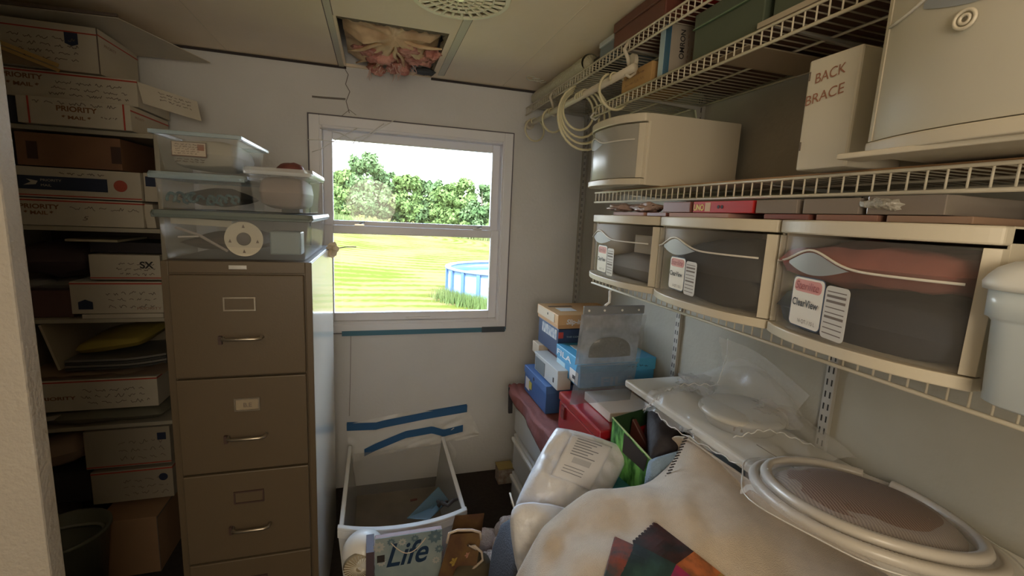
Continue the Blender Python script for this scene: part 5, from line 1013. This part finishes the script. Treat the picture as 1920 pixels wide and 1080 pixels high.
piece(((1301,1034),(1352,1074),(1320,1100),(1268,1058)), 10, 10, 0, 'cloth_square', M_f[2], 'orange and red square')
piece(((1352,1074),(1420,1130),(1380,1160),(1320,1100)), 8, 8, 0, 'cloth_square', M_f[5], 'gold and orange square')
piece(((1268,1058),(1320,1100),(1300,1150),(1240,1118)), 8, 8, 0, 'cloth_square', M_f[3], 'magenta square')
piece(((1154,1006),(1190,1022),(1150,1112),(1126,1112)), 6, 12, 0, 'cloth_square', M_f[4], 'narrow red and teal patterned corner')
# white padded mailing bag
c = [at(958, 955, Y=1.14), at(1092, 1022, Y=1.04), at(1188, 842, Y=1.20), at(1042, 796, Y=1.26)]
o = solo('padded_bag', pillow(c, .13, 48, 48, .020, 3, .36, 11), mat('white_bag', (.66,.66,.68), .35, bump=.8, bscale=18), 'plump white plastic package with a printed sheet, in front of the red metal box', 'package')
q = [at(1020, 868, Y=1.12), at(1095, 905, Y=1.085), at(1150, 842, Y=1.135), at(1068, 822, Y=1.17)]
def F(u, v): return (q[0]*(1-u)*(1-v)+q[1]*u*(1-v)+q[2]*u*v+q[3]*(1-u)*v)
ev = Vector((c[1]-c[0])).cross(c[3]-c[0]).normalized()
if ev.y > 0: ev = -ev
def onbag(u, v, off):
    p0_ = c[0]*(1-u)*(1-v)+c[1]*u*(1-v)+c[2]*u*v+c[3]*(1-u)*v; e = (4*u*(1-u))*(4*v*(1-v)); return p0_+ev*(.065*e**.36+off+.006)
b = MB(); b.slab(lambda u, v: onbag(.22+.5*u, .42+.48*v, .007), 16, 16, ev*.0008); part(o, 'printed_sheet', b, mat('sheet_white', (.66,.66,.69), .6), smooth=True)
b = MB()
for k in range(7):
    v0 = .86-.03*k; b.grid((lambda v0, k: lambda u, v: onbag(.30+(.30-.05*(k % 3))*u, v0+.010*v, .0105))(v0, k), 10, 1)
for k in range(3):
    v0 = .55-.03*k; b.grid((lambda v0: lambda u, v: onbag(.30+.25*u, v0+.007*v, .0105))(v0), 10, 1)
part(o, 'print_lines', b, mat('grey_print', (.22,.23,.27), .7))
b = MB(); b.grid(lambda u, v: onbag(.36+.22*u, .60+.06*v, .0100), 8, 2); part(o, 'print_stamp', b, mat('pale_print2', (.45,.46,.50), .7))
c2 = [at(945, 935, Y=1.06), at(1110, 960, Y=1.0), at(1075, 1100, Y=.97), at(990, 1110, Y=.99)]
solo('white_sack', pillow([c2[3]+Vector((0,0,-.1)), c2[2]+Vector((0,0,-.1)), c2[1], c2[0]], .12, 36, 36, .022, 5, .4, 12, .2), mat('white_bag', 0), 'crinkled white plastic sack hanging below the printed package', 'sack')
# green patterned gift box
g0, g1 = at(1148, 783, Z=.865), at(1226, 868, Z=.80); low = Vector((0, 0, -.20)); inn = Vector((.20, .06, 0))
m_ = bpy.data.materials.new('green_leaf_print'); m_.use_nodes = True; n = m_.node_tree; bs = n.nodes['Principled BSDF']; bs.inputs['Roughness'].default_value = .4
tc_ = n.nodes.new('ShaderNodeTexCoord'); mp = n.nodes.new('ShaderNodeMapping'); mp.inputs['Scale'].default_value = (30, 30, 9); nn = n.nodes.new('ShaderNodeTexNoise'); nn.inputs['Scale'].default_value = 1.6; nn.inputs['Detail'].default_value = 3
rp = n.nodes.new('ShaderNodeValToRGB'); rp.color_ramp.elements[0].position = .40; rp.color_ramp.elements[1].position = .62; rp.color_ramp.elements[0].color = (.02,.12,.02,1); rp.color_ramp.elements[1].color = (.22,.60,.16,1)
n.links.new(tc_.outputs['Object'], mp.inputs[0]); n.links.new(mp.outputs[0], nn.inputs['Vector']); n.links.new(nn.outputs[0], rp.inputs[0]); n.links.new(rp.outputs[0], bs.inputs['Base Color'])
t = thing('green_gift_bag', 'open bag printed with bright green grass, beside the printed white package', 'bag', g0+low)
part(t, 'printed_side', MB().obox(g0+low, g1-g0, -low, (.004, .002, 0)), m_)
part(t, 'far_side', MB().obox(g0+low, inn, -low, (0, -.003, 0)), mat('dark_green_inside', (.015,.05,.015), .7)); part(t, 'back_side', MB().obox(g0+low+inn, g1-g0, -low, (.003, 0, 0)), mat('dark_green_inside', 0)); part(t, 'near_side', MB().obox(g1+low, inn, -low, (0, -.003, 0)), m_)
part(t, 'white_edge', MB().obox(g0+Vector((-.001,-.001,-.001)), g1-g0, (0,0,.003), (.004,.002,0)), mat('pale_green_edge', (.55,.75,.45), .5))
q0, q1, q2 = at(1172, 810, X=g0.x+.028), at(1198, 852, X=g0.x+.06), at(1199, 842, X=g0.x+.06)
n_ = (g1-g0).normalized(); fr0 = g0+n_*.06-Vector((.002,.001,0))
part(t, 'black_panel', MB().prism([(.0,-.005),(.105,-.005),(.095,-.055),(0,-.070)], fr0, n_, (0,0,1), (.001,.0005,0)), M_blk)
# picture frames and dark garments in the bag and behind it
solo('picture_frame', MB().obox((.772, 1.03, .72), (.035, 0, .0), (-.02, .18, .12), (.0, .012, .10)) if 0 else MB().obox(at(1185, 785, X=.80), (.016, 0, 0), at(1228, 868, X=.84)-at(1185, 785, X=.80), (0, .02, -.17)), mat('dark_wood', (.075,.022,.018), .4), 'dark reddish-brown wooden picture frame standing inside the green printed bag', 'frame', bevel=.003)
solo('picture_frame', MB().obox(at(1210, 795, X=.84), (.012, 0, 0), at(1240, 862, X=.88)-at(1210, 795, X=.84), (0, .02, -.15)), mat('dark_wood2', (.04,.022,.024), .4), 'blackish picture frame right of the reddish-brown frame', 'frame', bevel=.003)
solo('black_garment', pillow([at(1215, 872, Y=1.06), at(1275, 858, Y=1.04), at(1285, 775, Y=1.16), at(1212, 770, Y=1.22)], .10, 24, 24, .014, 6, .4), mat('black_cloth', (.020,.016,.020), .7, bump=.5, bscale=40), 'black soft garment stuffed under the white table edge', 'garment')
solo('denim_jeans', pillow([at(1205, 925, Y=1.02), at(1285, 925, Y=.99), at(1282, 842, Y=1.02), at(1215, 862, Y=1.04)], .05, 24, 24, .01, 7, .4, 20), mat('light_denim', (.25,.36,.50), .85, bump=.5, bscale=200), 'faded light blue denim tucked under the stitched blanket edge', 'jeans')
for i, (m2, lb, dz) in enumerate(((mat('teal_cover', (.05,.22,.30), .4), 'teal-blue book below the green printed bag', 0), (mat('sky_cover', (.30,.48,.55), .4), 'pale blue book under the teal-blue book', -.028), (mat('white_cover', (.55,.53,.52), .5), 'white book under the pale blue book', -.056))):
    solo('book', MB().obox(Vector((.645, 1.18, .668+dz)), (.075, -.16, -.02), (.14, .06, 0), (0, 0, .024)), m2, lb, 'book', 'books below the green printed bag', bevel=.002)
# navy suitcase, handle strap
b = loft([rr_loop(.455, 1.10, a_, c_, z, min(a_, c_)*.5) for a_, c_, z in ((.08,.11,0),(.085,.115,.02),(.085,.115,.50),(.075,.10,.57),(.05,.07,.605),(.02,.03,.615))]); b.warp(lambda v: (v.x-.025-.12*(.6-v.z), v.y-.05*(.6-v.z), v.z))
o = solo('navy_suitcase', b, mat('slate_fabric', (.060,.066,.085), .75, bump=.4, bscale=200), 'soft slate-blue suitcase standing on the floor beneath the white sack', 'suitcase', smooth=True)
part(o, 'piping', MB().tube([(.360-.12*(.6-z), 1.02-.05*(.6-z)-.02, z) for z in np.linspace(.05, .56, 12)], .004, 6), M_navy, smooth=True)
# plush toys
M_plush = mat('plush_white', (.86,.80,.82), .95, bump=.8, bscale=150)
for i, (px, py, z, r_, lb) in enumerate(((912,1012,.10,.052,'white plush toy with round head at the left of the plush pile'),(955,988,.16,.050,'white plush toy lying at the back right of the plush pile'),(945,1025,.10,.050,'white plush toy in the middle of the pile beside the slate-blue suitcase'),(925,1052,.09,.046,'white plush toy with pinkish body, nearest in the pile'))):
    p = at(px, py, Z=z); r_ *= 1.5; t = thing('plush_toy', lb, 'plush toy', (p.x, p.y, 0), 'white plush toys on the floor')
    part(t, 'body', blob(p-Vector((-.01, -.01, .035)), r_*.95, r_*.9, r_*.8, 20+i, .15), mat('plush_pink', (.50,.35,.40), .95) if i == 3 else M_plush)
    part(t, 'head', blob(p+Vector((-.012, -.02, .018)), r_*.62, r_*.6, r_*.58, 30+i, .12), M_plush)
    for s_ in (-1, 1): part(t, 'ear', blob(p+Vector((s_*.026-.012, -.01, .045)), .012, .008, .014, 40+i, .1, 12), M_plush)
    for s_ in (-1, 1): part(t, 'eye', blob(p+Vector((s_*.011-.014, -.052, .024)), .003, .003, .004, 0, 0, 8), M_blk)
    part(t, 'nose', blob(p+Vector((-.014, -.055, .014)), .004, .003, .003, 0, 0, 8), mat('nose_pink', (.35,.15,.18), .6))
# decorative box lettered Life
y0_ = 1.36; a0 = at(703, 1012, Y=y0_); a1 = at(829, 990, Y=y0_); zt_ = (a0.z+a1.z)/2
t = thing('decor_box', 'tall box with painted flowers and the dark blue word Life', 'box', ((a0.x+a1.x)/2, y0_+.04, 0))
part(t, 'body', MB().box((a0.x, y0_, 0), (a1.x, y0_+.018, zt_)), mat('decor_side', (.30,.20,.20), .6), bevel=.002)
fp = part(t, 'front_panel', MB().box((a0.x, y0_-.002, 0), (a1.x, y0_, zt_)), mat('decor_teal', (.20,.27,.29), .6, col2=(.30,.35,.35), vscale=12))
text(fp, 'Life', (a0.x+.035, y0_-.0025, zt_-.105), XR, UP, .115, mat('script_navy', (.012,.035,.085), .5), width=.135, shear=.35, bold=.015)
rnd = random.Random(8); M_petal = mat('petal_grey', (.42,.42,.40), .6); M_petal2 = mat('petal_blue', (.10,.16,.20), .6)
for k, (fx_, fz_, fr2) in enumerate(((.19,-.022,.026),(.012,-.030,.020),(.05,-.018,.014),(.085,-.024,.014),(.125,-.018,.014),(.02,-.085,.016),(.205,-.07,.016),(.195,-.11,.014))):
    b = MB()
    for q in range(9):
        a = 2*PI*q/9; d = Vector((math.cos(a), 0, math.sin(a))); e_ = Vector((-math.sin(a), 0, math.cos(a))); o_ = Vector((a0.x+fx_, y0_-.003, zt_+fz_)); b.add([o_+d*.003, o_+d*fr2*.6-e_*fr2*.25, o_+d*fr2, o_+d*fr2*.6+e_*fr2*.25], [(0,1,2,3)])
    part(fp, 'painted_flower', b, M_petal if k % 2 else M_petal2)
part(fp, 'scallop_line', MB().tube([(a0.x+.05+.11*u, y0_-.003, zt_-.022-.045*math.sin(PI*u)) for u in np.linspace(0, 1, 16)], .0018, 5), mat('scallop_cream', (.60,.50,.42), .6))
part(t, 'side_text', MB().box((a0.x+.006, y0_-.0032, zt_-.085), (a0.x+.030, y0_-.0024, zt_-.060)), M_blk)
solo('purple_box', MB().box((a0.x-.028, y0_+.012, 0), (a0.x-.003, y0_+.10, zt_-.055)), mat('purple_card', (.085,.06,.075), .6), 'narrow dark purple box against the left side of the Life box', 'box', bevel=.001)
# round white heater
hc = at(676, 1050, Y=1.46); t = thing('round_heater', 'round white fan heater with a radial grille in front of the open drawer', 'heater', (hc.x, 1.48, 0))
part(t, 'housing', blob((hc.x+.010, 1.50, hc.z), .072, .070, .072, 0, 0, 40), mat('heater_white', (.80,.79,.76), .3))
part(t, 'stand', MB().lathe([(0, 0), (.07, 0), (.07, .015), (.02, .03), (.02, hc.z-.05), (0, hc.z-.05)], (hc.x+.01, 1.50, 0), 28), mat('heater_white', 0), smooth=True)
part(t, 'grille_disc', MB().lathe([(0, -.004), (.046, -.002), (.052, .010), (0, .010)], (hc.x-.004, 1.437, hc.z-.012), 36, 'Y'), mat('grille_cream', (.36,.30,.20), .5), smooth=True)
b = MB()
for k in range(30):
    a = 2*PI*k/30; d = Vector((math.cos(a), 0, math.sin(a))); d2 = Vector((math.cos(a+.35), 0, math.sin(a+.35))); o_ = Vector((hc.x-.004, 1.4315, hc.z-.012)); b.tube([o_+d*.010, o_+d2*.050], .0013, 4)
g_ = part(t, 'grille_spokes', b, mat('grille_light', (.66,.62,.52), .4)); 
# brown patterned bag with rope handles
t = thing('brown_gift_bag', 'brown floral paper bag with cream rope handles, right of the Life box', 'bag', (.27, 1.30, 0))
m_b = mat('brown_floral', (.085,.035,.022), .6, col2=(.16,.09,.03), vscale=16)
p = [at(845, 1002, Y=1.33), at(903, 998, Y=1.27), at(880, 1085, Y=1.22), at(800, 1085, Y=1.30)]
b = MB(); q = [Vector((p[3].x-.04, p[3].y, .02)), Vector((p[2].x-.02, p[2].y, .02)), p[1], p[0]]; dd = Vector((.03, .09, 0)); b.add(q+[v+dd for v in q], [(0,1,2,3),(7,6,5,4),(0,4,5,1),(1,5,6,2),(3,7,4,0)])
part(t, 'paper_body', b, m_b)
for k, (fu, fv, s_) in enumerate(((.35,.80,.018),(.55,.62,.020),(.30,.55,.016),(.7,.85,.012),(.62,.40,.02))):
    o_ = q[0].lerp(q[3], fv).lerp(q[1].lerp(q[2], fv), fu)+Vector((-.001,-.004,0)); b = MB()
    for w2 in range(6):
        a = 2*PI*w2/6; d = Vector((math.cos(a), 0, math.sin(a))); e_ = Vector((-math.sin(a), 0, math.cos(a))); b.add([o_, o_+d*s_*.6-e_*s_*.3, o_+d*s_, o_+d*s_*.6+e_*s_*.3], [(0,1,2,3)])
    part(t, 'printed_flower', b, mat(('floral_gold', 'floral_rose')[k % 2], ((.36,.24,.05), (.40,.20,.14))[k % 2], .6))
M_rope = mat('rope_cream', (.58,.47,.37), .8)
for pts in (((838,1018),(842,1000),(858,994),(885,994),(900,998),(902,1012)),((885,1068),(905,1050),(903,1035),(890,1024),(878,1022),(893,1030))):
    part(t, 'rope_handle', MB().tube([at(x, y, Y=1.26+.0007*(x-840)*0) for x, y in pts], .0042, 6), M_rope, smooth=True)
solo('brown_garment', pillow([at(845, 1085, Y=1.26), at(930, 1085, Y=1.24), at(915, 1040, Y=1.33), at(872, 1035, Y=1.34)], .06, 20, 20, .012, 9), mat('brown_green_cloth', (.07,.055,.03), .9), 'dark olive-brown cloth spilling beside the brown floral bag', 'cloth')
